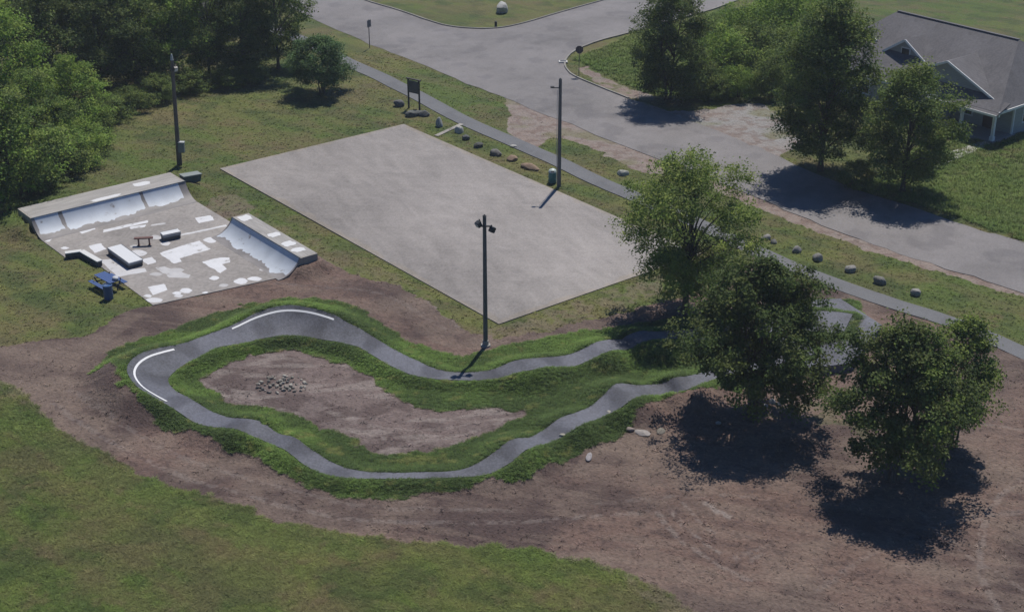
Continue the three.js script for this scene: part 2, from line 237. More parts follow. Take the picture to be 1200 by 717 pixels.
{
  const pos = new Float32Array(HG.length * 3), uv = new Float32Array(HG.length * 2), nx = GX.length;
  for (let j = 0, k = 0; j < GZ.length; j++) for (let i = 0; i < nx; i++, k++) { const h = HG[k] = heightAt(GX[i], GZ[j]); pos.set([GX[i], h, GZ[j]], k * 3); uv.set([GX[i], GZ[j]], k * 2); }
  const zones = [[], [], []];
  for (let j = 0; j < GZ.length - 1; j++) for (let i = 0; i < nx - 1; i++) {
    const mx = (GX[i] + GX[i + 1]) / 2, mz = (GZ[j] + GZ[j + 1]) / 2, zone = mz > -100 && mz < -48 && Math.abs(mx) < 40 ? 0 : mz > -200 && mz <= -100 && Math.abs(mx) < 70 ? 1 : 2, a = j * nx + i;
    zones[zone].push(a, a + nx, a + 1, a + 1, a + nx, a + nx + 1);
  }
  const g = new THREE.BufferGeometry();
  g.setAttribute('position', new THREE.BufferAttribute(pos, 3)); g.setAttribute('uv', new THREE.BufferAttribute(uv, 2));
  g.setIndex(zones[0].concat(zones[1], zones[2]));
  let at = 0; zones.forEach((zn, i) => { g.addGroup(at, zn.length, i); at += zn.length; });
  g.computeVertexNormals();
  mixc = (o, c, t) => { o[0] += (c[0] - o[0]) * t; o[1] += (c[1] - o[1]) * t; o[2] += (c[2] - o[2]) * t; };
  const GREEN = [.072, .106, .02], OLIVE = [.118, .122, .036], DEEP = [.036, .056, .016], DEAD = [.118, .09, .048], LUSH = [.036, .060, .014], LUSH2 = [.068, .112, .022];
  const EARTH = [.136, .089, .074], EARTH2 = [.06, .04, .038], DRY = [.185, .14, .115], GREY = [.155, .122, .118], GRAVEL = [.225, .180, .160], SCRAPE = [.26, .225, .21];
  groundColour = (x, z, o) => {
    const X = wx_(x, z), Z = wz_(x, z), dirt0 = sampleMask(MASK, X, Z, 0), bank = sampleMask(MASK, X, Z, 1), b0 = sampleMask(MASK, X, Z, 2), dry = sampleMask(MASK2, X, Z, 0), fresh = sampleMask(MASK2, X, Z, 1), scr = sampleMask(MASK2, x + (X - x) * .3, z + (Z - z) * .3, 2);
    const isle = dirt0 > 0.6 && b0 > 0.1 && b0 < 0.5, gravel = isle ? 0 : b0;
    const big = fbm(x * 0.045, z * 0.045, 3), mid = fbm(x * 0.22 + 40, z * 0.3, 4), fine = fbm(x * 1.6, z * 1.6, 3), grain = vnoise(x * 9, z * 9), spk = vnoise(x * 17 + 3, z * 17);
    // lawn
    o[0] = GREEN[0]; o[1] = GREEN[1]; o[2] = GREEN[2];
    mixc(o, OLIVE, sstep(.42, .7, big * .55 + mid * .45));
    mixc(o, DEEP, sstep(.52, .7, fbm(x * .5 + 9, z * .6 + 3, 3)) * .55);
    mixc(o, DEAD, sstep(.5, .72, fbm(x * .33 + 70, z * .45, 4)) * .45);
    { const a = x * .77 + z * .64, b = z * .77 - x * .64, st = fbm(a * .1 + 3, b * .75, 4); mixc(o, DEAD, sstep(.52, .7, st) * .34 * (1 - fresh)); mixc(o, DEEP, sstep(.5, .34, st) * .35); }
    mixc(o, LUSH2, fresh * .75);
    mixc(o, DRY, dry * .55 * sstep(.35, .6, fine));
    const wear = sstep(.62, .75, fine * .6 + mid * .4); mixc(o, DEAD, wear * .5);
    let k = .72 + .36 * grain + .24 * spk; o[0] *= k; o[1] *= k; o[2] *= k;
    if (bank > .01) { const q = [...LUSH]; mixc(q, LUSH2, sstep(.4, .7, mid)); mixc(q, OLIVE, sstep(.66, .8, fine) * .6); const kk = .65 + .5 * grain + .25 * spk; q[0] *= kk; q[1] *= kk; q[2] *= kk; mixc(o, q, sstep(.3, .7, bank)); }
    // the edge of the turf is pale and torn
    const e = sstep(.3, .62, dirt0 + (fine - .5) * .5);
    if (dirt0 > .02 && dirt0 < .98) mixc(o, DRY, (1 - Math.abs(dirt0 - .45) * 2) * .55 * (1 - bank));
    if (e > 0) {
      const q = [...EARTH], clod = fbm(x * 3.1, z * 3.1, 3), pat = fbm(x * .16 + 3, z * .2 + 8, 4);
      mixc(q, EARTH2, sstep(.46, .62, pat) * .85); mixc(q, EARTH2, sstep(.56, .72, clod) * .55);
      { const sr = fbm(x * .22 + z * .12 + 60, z * 1.7 - x * .5, 4); mixc(q, DRY, sstep(.52, .7, sr) * .32); mixc(q, EARTH2, sstep(.46, .3, sr) * .32); }
      mixc(q, DRY, sstep(.45, .75, fbm(x * .3 + 21, z * .34 + 77, 4)) * .55); mixc(q, DRY, dry * .6 * (.5 + fine * .7));
      if (isle) { mixc(q, GREY, .75); mixc(q, EARTH2, sstep(.5, .66, fbm(x * .6, z * .7, 4)) * .6); mixc(q, SCRAPE, sstep(.56, .7, fbm(x * .45 + z * .3, z * 1.5, 3)) * .45); }
      mixc(q, SCRAPE, scr * sstep(.33, .62, clod) * .75); mixc(q, EARTH2, sstep(.1, .4, scr) * sstep(.5, .3, clod) * .5);
      mixc(q, LUSH2, sstep(.2, .5, fresh) * .6 * sstep(.45, .6, fine));
      const kk = .7 + .42 * grain + .22 * spk; q[0] *= kk; q[1] *= kk; q[2] *= kk; mixc(o, q, e);
    }
    const gg = sstep(.25, .6, gravel + (fine - .5) * .7);
    if (gg > 0) { const q = [...GRAVEL]; mixc(q, [.235, .228, .228], z < -118 && x > 12 ? .55 + .45 * sstep(.4, .6, mid) : .25 * sstep(.45, .65, mid)); mixc(q, EARTH, sstep(.5, .7, fine) * .5); mixc(q, OLIVE, sstep(.6, .75, mid) * .5); const kk = .72 + .36 * grain + .26 * spk; q[0] *= kk; q[1] *= kk; q[2] *= kk; mixc(o, q, gg); }
  };
  const bumpTile = makeTex(1024, 1024, (u, v, o) => { // tileable grain
    const w = (f, s) => { const x = u * f, y = v * f; return vnoise(x + s, y + s); };
    const blend = (f, s) => { const a = sstep(0.9, 1, u), b = sstep(0.9, 1, v), n = (uu, vv) => vnoise(uu * f + s, vv * f + s); return lerp(lerp(n(u, v), n(u - 1, v), a), lerp(n(u, v - 1), n(u - 1, v - 1), a), b); };
    o[0] = blend(24, 3) * .25 + blend(61, 9) * .35 + blend(140, 2) * .25 + blend(300, 5) * .15;
  }, false);
  const zoneMat = (x0, z0, w, d, px, pz, rep) => {
    const t = makeTex(px, pz, (u, v, o) => groundColour(x0 + u * w, z0 + v * d, o));
    t.wrapS = t.wrapT = rep ? THREE.MirroredRepeatWrapping : THREE.ClampToEdgeWrapping;
    t.repeat.set(1 / w, 1 / d); t.offset.set(-x0 / w, -z0 / d);
    const b = tiled(bumpTile, 7.3);
    return new THREE.MeshStandardMaterial({ map: t, bumpMap: b, bumpScale: 0.09, roughness: 1, side: THREE.DoubleSide });
  };
  const ground = struct('ground', g, [zoneMat(-40, -100, 80, 52, 2048, 1331), zoneMat(-70, -200, 140, 100, 2048, 1463), zoneMat(-62, -112, 24, 24, 512, 512, true)]);
}
function find(ax, v) { let lo = 0, hi = ax.length - 2; while (lo < hi) { const m = (lo + hi + 1) >> 1; if (ax[m] <= v) lo = m; else hi = m - 1; } return lo; }
function groundY(x, z) { const i = find(GX, x), j = find(GZ, z), a = clamp((x - GX[i]) / (GX[i + 1] - GX[i]), 0, 1), b = clamp((z - GZ[j]) / (GZ[j + 1] - GZ[j]), 0, 1), n = GX.length, k = j * n + i; return lerp(lerp(HG[k], HG[k + 1], a), lerp(HG[k + n], HG[k + n + 1], a), b); }
const atPx = (x, y, h = 0) => { const [a, b] = gp(x, y, h); return [a, groundY(a, b), b]; };

// ---------------------------------------------------------------- hard surfaces
const asphaltTex = (base, vary, seed, metres, stain) => makeTex(1024, 1024, (u, v, o) => {
  const x = u * metres, z = v * metres, a = sstep(.88, 1, u), b = sstep(.88, 1, v);
  const T = (f, n) => { const q = (xx, zz) => fbm(xx * f + seed, zz * f + seed * 2, n); return lerp(lerp(q(x, z), q(x - metres, z), a), lerp(q(x, z - metres), q(x - metres, z - metres), a), b); };
  const big = T(.18, 3), mid = T(1.1, 3), fine = T(11, 2), k = 1 + vary * ((big - .5) * 1.5 + (mid - .5) * .7 + (fine - .5) * 1.1), s = stain * sstep(.6, .74, T(.45, 3));
  o[0] = base[0] * k * (1 - s); o[1] = base[1] * k * (1 - s); o[2] = base[2] * k * (1 - s * .9);
});
const grainTex = makeTex(512, 512, (u, v, o) => { const a = sstep(.9, 1, u), b = sstep(.9, 1, v), n = (x, y) => .6 * vnoise(x * 60, y * 60) + .4 * vnoise(x * 130 + 7, y * 130); o[0] = lerp(lerp(n(u, v), n(u - 1, v), a), lerp(n(u, v - 1), n(u - 1, v - 1), a), b); }, false);
const paved = (tex, metres, rough, bump) => new THREE.MeshStandardMaterial({ map: tiled(tex, metres), bumpMap: tiled(grainTex, 2.1), bumpScale: bump, roughness: rough, side: THREE.DoubleSide });
const roadMat = paved(asphaltTex([.165, .155, .16], .36, 3, 23, .18), 23, .82, .012), trackMat = paved(asphaltTex([.08, .084, .108], .78, 11, 13, .38), 13, .74, .012), pathMat = paved(asphaltTex([.112, .115, .127], .3, 17, 11, .15), 11, .8, .01);
const concMat = paved(asphaltTex([.30, .28, .262], .3, 23, 9, .15), 9, .88, .008);
// road and junction
const arc = (pts, n = 4) => spline(pts.map(([x, y]) => gp(x, y)), n);
const roadLow = arc([[120, -85], [300, -8], [380, 28.4], [434, 52], [484, 71.5], [547.5, 98], [594, 115.5], [621, 127], [730, 170], [876, 227], [934, 251], [993, 275], [1056, 297.5], [1125, 320], [1200, 344], [1420, 420]]);
const islandEdge = arc([[330, -42], [400, -12], [427, 0], [467, 12], [500, 23.4], [527, 30.8], [561, 33.6], [591, 32], [621, 25], [660, 13.4], [715, -2], [800, -26], [900, -50]]);
const cornerEdge = arc([[1000, -38], [920, -14], [867, 0], [834, 11.5], [785, 25], [737, 38.8], [706, 47], [687, 53.5], [672, 61], [663, 70], [663, 79], [673, 89], [703, 102], [737, 115.5]]);
const roadUp = arc([[737, 115.5], [800, 138], [870, 165], [901, 178], [968, 208], [1014, 225], [1106, 255], [1153, 270.5], [1200, 285], [1420, 358]]);
const rough = (line, a) => line.map(([x, z], i) => [x + (vnoise(i * .9 + 4, x) - .5) * a, z + (vnoise(i * .9, z + 50) - .5) * a]);
struct('road', polySheet([...rough(roadLow, .5), ...rough(roadUp.slice(1), .6).reverse(), ...cornerEdge.slice().reverse(), ...islandEdge.slice().reverse()], 0.012), roadMat);
const kerbMat = paved(asphaltTex([.25, .24, .225], .3, 5, 5, .2), 5, .85, .006);
struct('kerb', ribbon(islandEdge, .16, .12, .2), kerbMat);
struct('kerb', ribbon(cornerEdge, .18, .12, .2), kerbMat);
// footpath
const pathLine = arc([[200, -10], [300, 26], [360, 50], [410, 74.5], [440, 87.5], [465, 100], [492, 113.5], [533, 136], [567, 152], [592, 162.5], [625, 177], [653, 189], [700, 212], [745, 231], [800, 254], [884, 293], [938, 317], [1000, 340], [1050, 357], [1095, 371], [1140, 387], [1200, 414], [1400, 505]], 5);
struct('footpath', ribbon(pathLine, (i) => lerp(1.95, 1.5, i / pathLine.length), .045, .12), pathMat);
{ const [x0, z0] = gp(511, 159.5), [x1, z1] = gp(541, 145.5); struct('concrete_strip', ribbon([[x0, z0], [(x0 + x1) / 2, (z0 + z1) / 2], [x1, z1]], .42, .05, .12), concMat); }
struct('walkway', slabSheet([[1070, 200], [1080, 190], [1150, 166], [1166, 166], [1150, 175], [1096, 197]].map(([x, y]) => gp(x, y)), .05, .12), paved(asphaltTex([.42, .41, .40], .2, 29, 7, .1), 7, .85, .005));
// rink slab
{
  const t = makeTex(1024, 2048, (u, v, o) => {
    const x = u * 18.4, z = v * 37.2, br = fbm(x * 1.3 + z * .5, z * .35 - x * .9 + fbm(x * .2, z * .2, 2) * 6, 3), sw = fbm((x * .63 - z * .78) * 2.6, (x * .78 + z * .63) * .22, 3), big = fbm(x * .09, z * .09 + 4, 3), fine = fbm(x * 9, z * 9, 2), grain = vnoise(x * 26, z * 26);
    const crack = 0;
    const k = .86 + (br - .5) * .34 + (sw - .5) * .12 + (big - .5) * .5 + (fine - .5) * .3 + (grain - .5) * .16 - crack;
    o[0] = .278 * k; o[1] = .257 * k; o[2] = .252 * k;
    const edge = Math.min(x, z, 18.4 - x, 37.2 - z), sand = sstep(.55, .2, edge + (fbm(x * .7, z * .7 + 9, 3) - .5) * 1.3);
    o[0] = lerp(o[0], .30 * k, sand * .6); o[1] = lerp(o[1], .26 * k, sand * .6); o[2] = lerp(o[2], .22 * k, sand * .6);
  });
  t.wrapS = t.wrapT = THREE.ClampToEdgeWrapping;
  const g = new THREE.BoxGeometry(18.4, .16, 37.2).translate(9.2, -.02, 18.6), p = g.attributes.position, uv = g.attributes.uv;
  for (let i = 0; i < p.count; i++) uv.setXY(i, p.getX(i), p.getZ(i));
  t.repeat.set(1 / 18.4, 1 / 37.2);
  const m = struct('rink_slab', g, new THREE.MeshStandardMaterial({ map: t, bumpMap: tiled(grainTex, 3.3), bumpScale: .008, roughness: .86, side: THREE.DoubleSide }));
  m.position.set(PA[0], 0, PA[1]); m.rotation.y = PARK_TURN;
}
// pump track
{
  const NL = 8, pos = [], uv = [], idx = [], nrm = TRK.length; let len = 0;
  for (let i = 0; i < nrm; i++) {
    const s = TRK[i], W = Math.hypot(s[0] - s[3], s[1] - s[4]); if (i) len += Math.hypot((s[0] + s[3] - TRK[i - 1][0] - TRK[i - 1][3]) / 2, (s[1] + s[4] - TRK[i - 1][1] - TRK[i - 1][4]) / 2);
    const jo = (vnoise(len * 1.1, 3) - .5) * .1 / W, ji = (vnoise(len * 1.1, 9) - .5) * .1 / W;
    for (let k = -1; k <= NL + 1; k++) { const l = clamp(k / NL, 0, 1), ll = lerp(ji, 1 + jo, l), y = lerp(s[5], s[2], bankF(clamp(ll, 0, 1))) - (k < 0 || k > NL ? .28 : 0) + .015; pos.push(lerp(s[3], s[0], ll), y, lerp(s[4], s[1], ll)); uv.push(l * W + (k < 0 ? -.2 : k > NL ? .2 : 0), len); }
    if (i) { const n = NL + 3, p = (i - 1) * n, q = i * n; for (let k = 0; k < n - 1; k++) idx.push(p + k, q + k, p + k + 1, p + k + 1, q + k, q + k + 1); }
  }
  const g = new THREE.BufferGeometry(); g.setAttribute('position', new THREE.Float32BufferAttribute(pos, 3)); g.setAttribute('uv', new THREE.Float32BufferAttribute(uv, 2)); g.setIndex(idx);
  const pad = polySheet([[948, 352], [985, 350], [1034, 381], [1000, 425], [950, 432], [915, 400]].map(([x, y]) => gp(x, y, .55)), .575);
  const skirt = slabSheet([[948, 352], [985, 350], [1034, 381], [1000, 425], [950, 432], [915, 400]].map(([x, y]) => gp(x, y, .55)), .57, .7);
  struct('pump_track', merge([toCreasedNormals(g, .8), skirt]), trackMat);
  const paint = M(.72, .73, .76, .6);
  const line = (a, b, f) => { // painted line on the bank, from station a to station b at a share f of its width
    const pts = []; for (let i = a * 4; i <= b * 4; i++) pts.push(TRK[i]);
    const P = [], I = []; pts.forEach((s, i) => { const W = Math.hypot(s[0] - s[3], s[1] - s[4]); for (const e of [-.06, .06]) { const l = f + e / W; P.push(lerp(s[3], s[0], l), lerp(s[5], s[2], bankF(l)) + .03, lerp(s[4], s[1], l)); } if (i) I.push(2 * i - 2, 2 * i, 2 * i - 1, 2 * i - 1, 2 * i, 2 * i + 1); });
    const q = new THREE.BufferGeometry(); q.setAttribute('position', new THREE.Float32BufferAttribute(P, 3)); q.setIndex(I); q.computeVertexNormals(); return q;
  };
  struct('painted_line', line(23.75, 28, .86), paint);
  struct('painted_line', line(30.5, 36.5, .82), paint);
}

// ---------------------------------------------------------------- skatepark: slab, two quarter pipes, low wall, boxes
const parkSpot = (u, v, y = 0) => { const [x, z] = uv2(u, v); return [x, y, z]; };
const SLAB_Y = 0.05;
{
  const cw = 1024, ch = 1536, cv = document.createElement('canvas'); cv.width = cw; cv.height = ch; const c = cv.getContext('2d'); // u -18..-4, v 0..24 metres
  const L = (px, py) => { const [x, z] = gp(px / 3.243 + 10, py / 3.243 + 190, SLAB_Y), [u, v] = toUV(x, z); return [(u + 18) / 14 * cw, v / 24 * ch]; };
  c.fillStyle = '#000'; c.fillRect(0, 0, cw, ch);
  const P = (pts, a = 1) => { c.fillStyle = `rgb(${a * 255 | 0},0,0)`; c.beginPath(); pts.forEach((p, i) => { const q = L(...p); c[i ? 'lineTo' : 'moveTo'](q[0], q[1]); }); c.closePath(); c.fill(); };
  const E = (x, y, rx, ry, a = 1) => P(Array.from({ length: 18 }, (_, i) => [x + rx * Math.cos(i * .349) * (1 + .15 * Math.sin(i * 5)), y + ry * Math.sin(i * .349)]), a);
  const S = (x0, y0, x1, y1, w, a = 1) => P([[x0, y0 - w / 2], [x1, y1 - w / 2], [x1, y1 + w / 2], [x0, y0 + w / 2]], a);
  P([[570, 345], [720, 298], [765, 330], [650, 365], [660, 378], [630, 385]]); P([[735, 378], [800, 362], [838, 362], [838, 380], [808, 388], [825, 405], [800, 422]]); P([[300, 318], [350, 308], [370, 330], [325, 345]]);
  P([[705, 212], [765, 202], [782, 220], [720, 232]]); P([[525, 475], [590, 462], [608, 485], [550, 505]]); E(768, 296, 26, 11); E(490, 345, 34, 12, .8); P([[505, 370], [545, 360], [560, 380], [525, 390]], .9);
  S(358, 262, 525, 225, 10); S(462, 250, 520, 242, 9); S(540, 240, 595, 232, 6, .6); P([[262, 262], [325, 245], [330, 255], [275, 272]]); E(150, 292, 17, 10); E(212, 326, 13, 5); E(885, 452, 26, 12); E(935, 443, 24, 8); E(780, 440, 19, 8); E(672, 488, 22, 10); E(640, 497, 16, 6); E(550, 524, 36, 9, .9); E(745, 495, 11, 4); E(530, 508, 16, 6, .9); E(645, 508, 14, 6, .8);
  S(650, 278, 825, 240, 6, .8); P([[345, 372], [400, 366], [450, 408], [518, 402], [528, 416], [410, 436], [375, 398]], .72); P([[555, 400], [590, 396], [690, 428], [680, 440], [610, 438]], .6); E(598, 308, 18, 9, .8); E(560, 285, 22, 8, .55); E(640, 410, 30, 8, .5); E(480, 320, 16, 6, .5); E(820, 468, 20, 6, .5); E(965, 408, 10, 5, .6); E(560, 425, 25, 7, .45); E(190, 275, 14, 8, .7); E(440, 205, 26, 8, .3); E(340, 215, 18, 8, .5); E(475, 190, 20, 8, .6);
  const pm = c.getImageData(0, 0, cw, ch).data;
  const t = makeTex(cw, ch, (u, v, o) => {
    const x = u * 14, z = v * 24, w = (vnoise(x * 4, z * 4) - .5) * 6 + (vnoise(x * 1.2, z * 1.2) - .5) * 8, i = clamp(u * cw + w, 0, cw - 1) | 0, j = clamp(v * ch + w * .8, 0, ch - 1) | 0;
    const worn = fbm(x * 2.1, z * 2.1, 3), p = pm[(j * cw + i) * 4] / 255 * sstep(.2, .42, worn + .1 + (vnoise(x * 14, z * 14) - .5) * .16), k = .8 + (fbm(x * .35, z * .35, 3) - .5) * .45 + (fbm(x * 5, z * 5, 3) - .5) * .4;
    o[0] = lerp(.315 * k, .60 * (.9 + worn * .2), p); o[1] = lerp(.293 * k, .61 * (.9 + worn * .2), p); o[2] = lerp(.285 * k, .65 * (.9 + worn * .2), p);
  });
  t.wrapS = t.wrapT = THREE.ClampToEdgeWrapping; t.repeat.set(1 / 14, 1 / 24); t.offset.set(18 / 14, 0);
  const parkMat = new THREE.MeshStandardMaterial({ map: t, bumpMap: tiled(grainTex, 3), bumpScale: .006, roughness: .85, side: THREE.DoubleSide });
  const out = [[-17.5, 4.2], [-5.0, 4.2], [-5.0, 12.7], [-6.2, 12.75], [-6.2, 22.2], [-16.15, 20.65], [-16.15, 12.4], [-16.4, 10], [-17.45, 9.6]];
  const s = new THREE.Shape(out.map(([u, v]) => new THREE.Vector2(u, -v))), g = new THREE.ExtrudeGeometry(s, { depth: .3, bevelEnabled: false }); g.rotateX(-Math.PI / 2); g.translate(0, SLAB_Y - .3, 0);
  const p = g.attributes.position, uv = g.attributes.uv; for (let i = 0; i < p.count; i++) uv.setXY(i, p.getX(i), p.getZ(i));
  const m = struct('skatepark_slab', g, parkMat); m.position.set(PA[0], 0, PA[1]); m.rotation.y = PARK_TURN;
}
function quarterPipe(label, u, v, turn, length, h, R, deckW, panels, seed) {
  // local: length along x, riding face looking to +z, lip at z = 0
  const o = thing('quarter_pipe', label, 'skate ramp', parkSpot(u, v, SLAB_Y), PARK_TURN + turn), run = Math.sqrt(R * R - (R - h) * (R - h)), n = 14, pos = [], uv = [], idx = [];
  const prof = []; for (let i = 0; i <= n; i++) { const a = Math.acos((R - h) / R) * (1 - i / n); prof.push([run - R * Math.sin(a), R - R * Math.cos(a)]); }
  prof[0] = [0, h];
  for (let i = 0; i <= n; i++) for (let k = 0; k <= 24; k++) { pos.push(-length / 2 + length * k / 24, prof[i][1] + .004, prof[i][0]); uv.push(k / 24, i / n); if (i && k) { const a = (i - 1) * 25 + k - 1; idx.push(a, a + 25, a + 1, a + 1, a + 25, a + 26); } }
  const g = new THREE.BufferGeometry(); g.setAttribute('position', new THREE.Float32BufferAttribute(pos, 3)); g.setAttribute('uv', new THREE.Float32BufferAttribute(uv, 2)); g.setIndex(idx); g.computeVertexNormals();
  const tex = makeTex(1024, 256, (a, b, c) => {
    const x = a * length, z = b * 2.4; let p = 0;
    for (const [x0, x1, bot] of panels) { const e = .04 * vnoise(x * 3, z * 3), low = bot + (vnoise(x * 1.1 + seed, seed) - .5) * .22 + (vnoise(x * 5 + seed, 3) - .5) * .08; if (a > x0 + e * .2 && a < x1 - e * .2) p = Math.max(p, sstep(low, low - .03, b)); }
    p *= sstep(.12, .3, fbm(x * 1.6 + seed, z * 2, 3)); const k = .82 + (fbm(x * .8, z * 2 + seed, 3) - .5) * .6, q = .93 + (fbm(x * 1.3 + 5, z * 1.1, 3) - .5) * .26;
    c[0] = lerp(.24 * k, .55 * q, p); c[1] = lerp(.225 * k, .60 * q, p); c[2] = lerp(.23 * k, .68 * q, p);
  });
  tex.wrapS = tex.wrapT = THREE.ClampToEdgeWrapping;
  mesh('transition', g, new THREE.MeshStandardMaterial({ map: tex, roughness: .62, side: THREE.DoubleSide }), o);
  const sh = new THREE.Shape([new THREE.Vector2(-deckW, -.25), ...[[-deckW, h], [0, h], ...prof.slice(1), [run + .02, -.25]].map(([z, y]) => new THREE.Vector2(z, y))]);
  for (const s of [-1, 1]) { const q = new THREE.ExtrudeGeometry(sh, { depth: .16, bevelEnabled: false }); q.rotateY(-Math.PI / 2); q.translate(s > 0 ? length / 2 : -length / 2 + .16, -.006, 0); mesh('side_wall', q, concMat, o); }
  mesh('deck', box(length - .33, .2, deckW - .02, 0, h - .102, -deckW / 2), deckMat, o);
  mesh('back_wall', box(length - .33, h + .05, .14, 0, h / 2 - .23, -deckW + .072), concMat, o);
  mesh('coping', new THREE.CylinderGeometry(.035, .035, length - .02, 8).rotateZ(Math.PI / 2).translate(0, h + .012, .0), steelMat, o);
  return o;
}
const deckMat = paved(asphaltTex([.31, .298, .292], .42, 37, 8, .2), 8, .86, .006), steelMat = M(.12, .13, .15, .45, { metalness: .6 });
quarterPipe('long painted concrete quarter pipe backing onto the lawn and wood', -11.25, 3.85, 0, 12.5, 1.2, 2.0, 2.55, [[.015, .17, .62], [.185, .69, .7], [.705, .955, .66]], 3);
quarterPipe('shorter painted quarter pipe on the skatepark side facing the open rink slab', -5.8, 17.55, -Math.PI / 2, 9.65, 1.15, 2.0, 1.4, [[.01, .99, .8]], 8);
{ // white painted patches on the decks are worn paint, laid as thin sheets
  const w = M(.6, .61, .64, .7);
  const patch = (u0, v0, u1, v1, h, seed) => { const r = rng(seed), pts = []; for (let i = 0; i < 14; i++) { const a = i / 14 * 6.283, k = .8 + .3 * r(), cc = Math.max(Math.abs(Math.cos(a)), Math.abs(Math.sin(a))); pts.push(uv2((u0 + u1) / 2 + (u1 - u0) / 2 * Math.cos(a) / cc * k, (v0 + v1) / 2 + (v1 - v0) / 2 * Math.sin(a) / cc * k)); } struct('paint_patch', polySheet(pts, SLAB_Y + h + .006), w); };
  patch(-8.6, 1.9, -7.2, 2.7, 1.2, 1); patch(-12.6, 3.1, -10.2, 3.65, 1.2, 2); patch(-5.6, 12.9, -4.6, 14.0, 1.15, 3); patch(-5.5, 17.2, -4.6, 18.0, 1.15, 4); patch(-5.55, 19.2, -4.6, 20.1, 1.15, 5); patch(-5.6, 20.6, -4.6, 21.4, 1.15, 6);
}
{
  const o = thing('low_wall', 'low white-topped concrete wall beside the blue picnic table', 'wall', parkSpot(-16.5, 10.2, 0), PARK_TURN);
  const pts = [[-.95, -.6], [.12, -.25], [.35, 2.3]], seg = (a, b, w, y0, y1) => { const dx = b[0] - a[0], dz = b[1] - a[1]; return box(Math.hypot(dx, dz) + .02, y1 - y0, w, (a[0] + b[0]) / 2, (y0 + y1) / 2, (a[1] + b[1]) / 2, -Math.atan2(dz, dx)); };
  const dark = M(.075, .08, .085, .85), white = M(.58, .59, .6, .75);
  mesh('wall_face', seg(pts[0], pts[1], .3, -.2, .4), dark, o); mesh('wall_face', seg(pts[1], pts[2], .32, -.2, .39), dark, o);
  mesh('wall_cap', seg(pts[0], pts[1], .42, .402, .47), white, o); mesh('wall_cap', seg(pts[1], pts[2], .42, .395, .462), white, o);
}
function ledge(name, label, u, v, turn, w, h, d, group) {
  const o = thing(name, label, 'skate box', parkSpot(u, v, SLAB_Y), PARK_TURN + turn);
  mesh('body', box(w - .08, h * .52, d - .08, 0, h * .26, 0), M(.07, .075, .08, .8), o); mesh('band', box(w - .03, h * .3, d - .03, 0, h * .52 + h * .15 + .001, 0), M(.22, .24, .26, .75), o); mesh('top', rbox(w, h * .17, d, .02, 0, h * .915, 0), M(.6, .62, .66, .6), o);
  for (const s of [-1, 1]) mesh('edge_rail', box(.04, .04, d - .04, s * (w / 2 - .008), h * .98, 0), steelMat, o);
}
ledge('grind_box', 'long white-topped grind box in the middle of the skatepark', -14.25, 12.5, 0, 1.1, .46, 3.5);
ledge('manual_box', 'short white-topped box beside the low brown bench', -9.95, 11.0, Math.PI / 2 - .12, .7, .5, 1.35);
{
  const o = thing('low_bench', 'low rusty brown bench standing between the two skate boxes', 'bench', parkSpot(-12.05, 10.95, SLAB_Y), PARK_TURN - .55), rust = M(.13, .065, .06, .8);
  mesh('seat', rbox(1.35, .09, .3, .02, 0, .56, 0), rust, o);
  for (const s of [-1, 1]) { mesh('leg', merge([box(.09, .52, .24, s * .38, .26, 0), box(.16, .03, .3, s * .38, .015, 0)]), rust, o); }
}

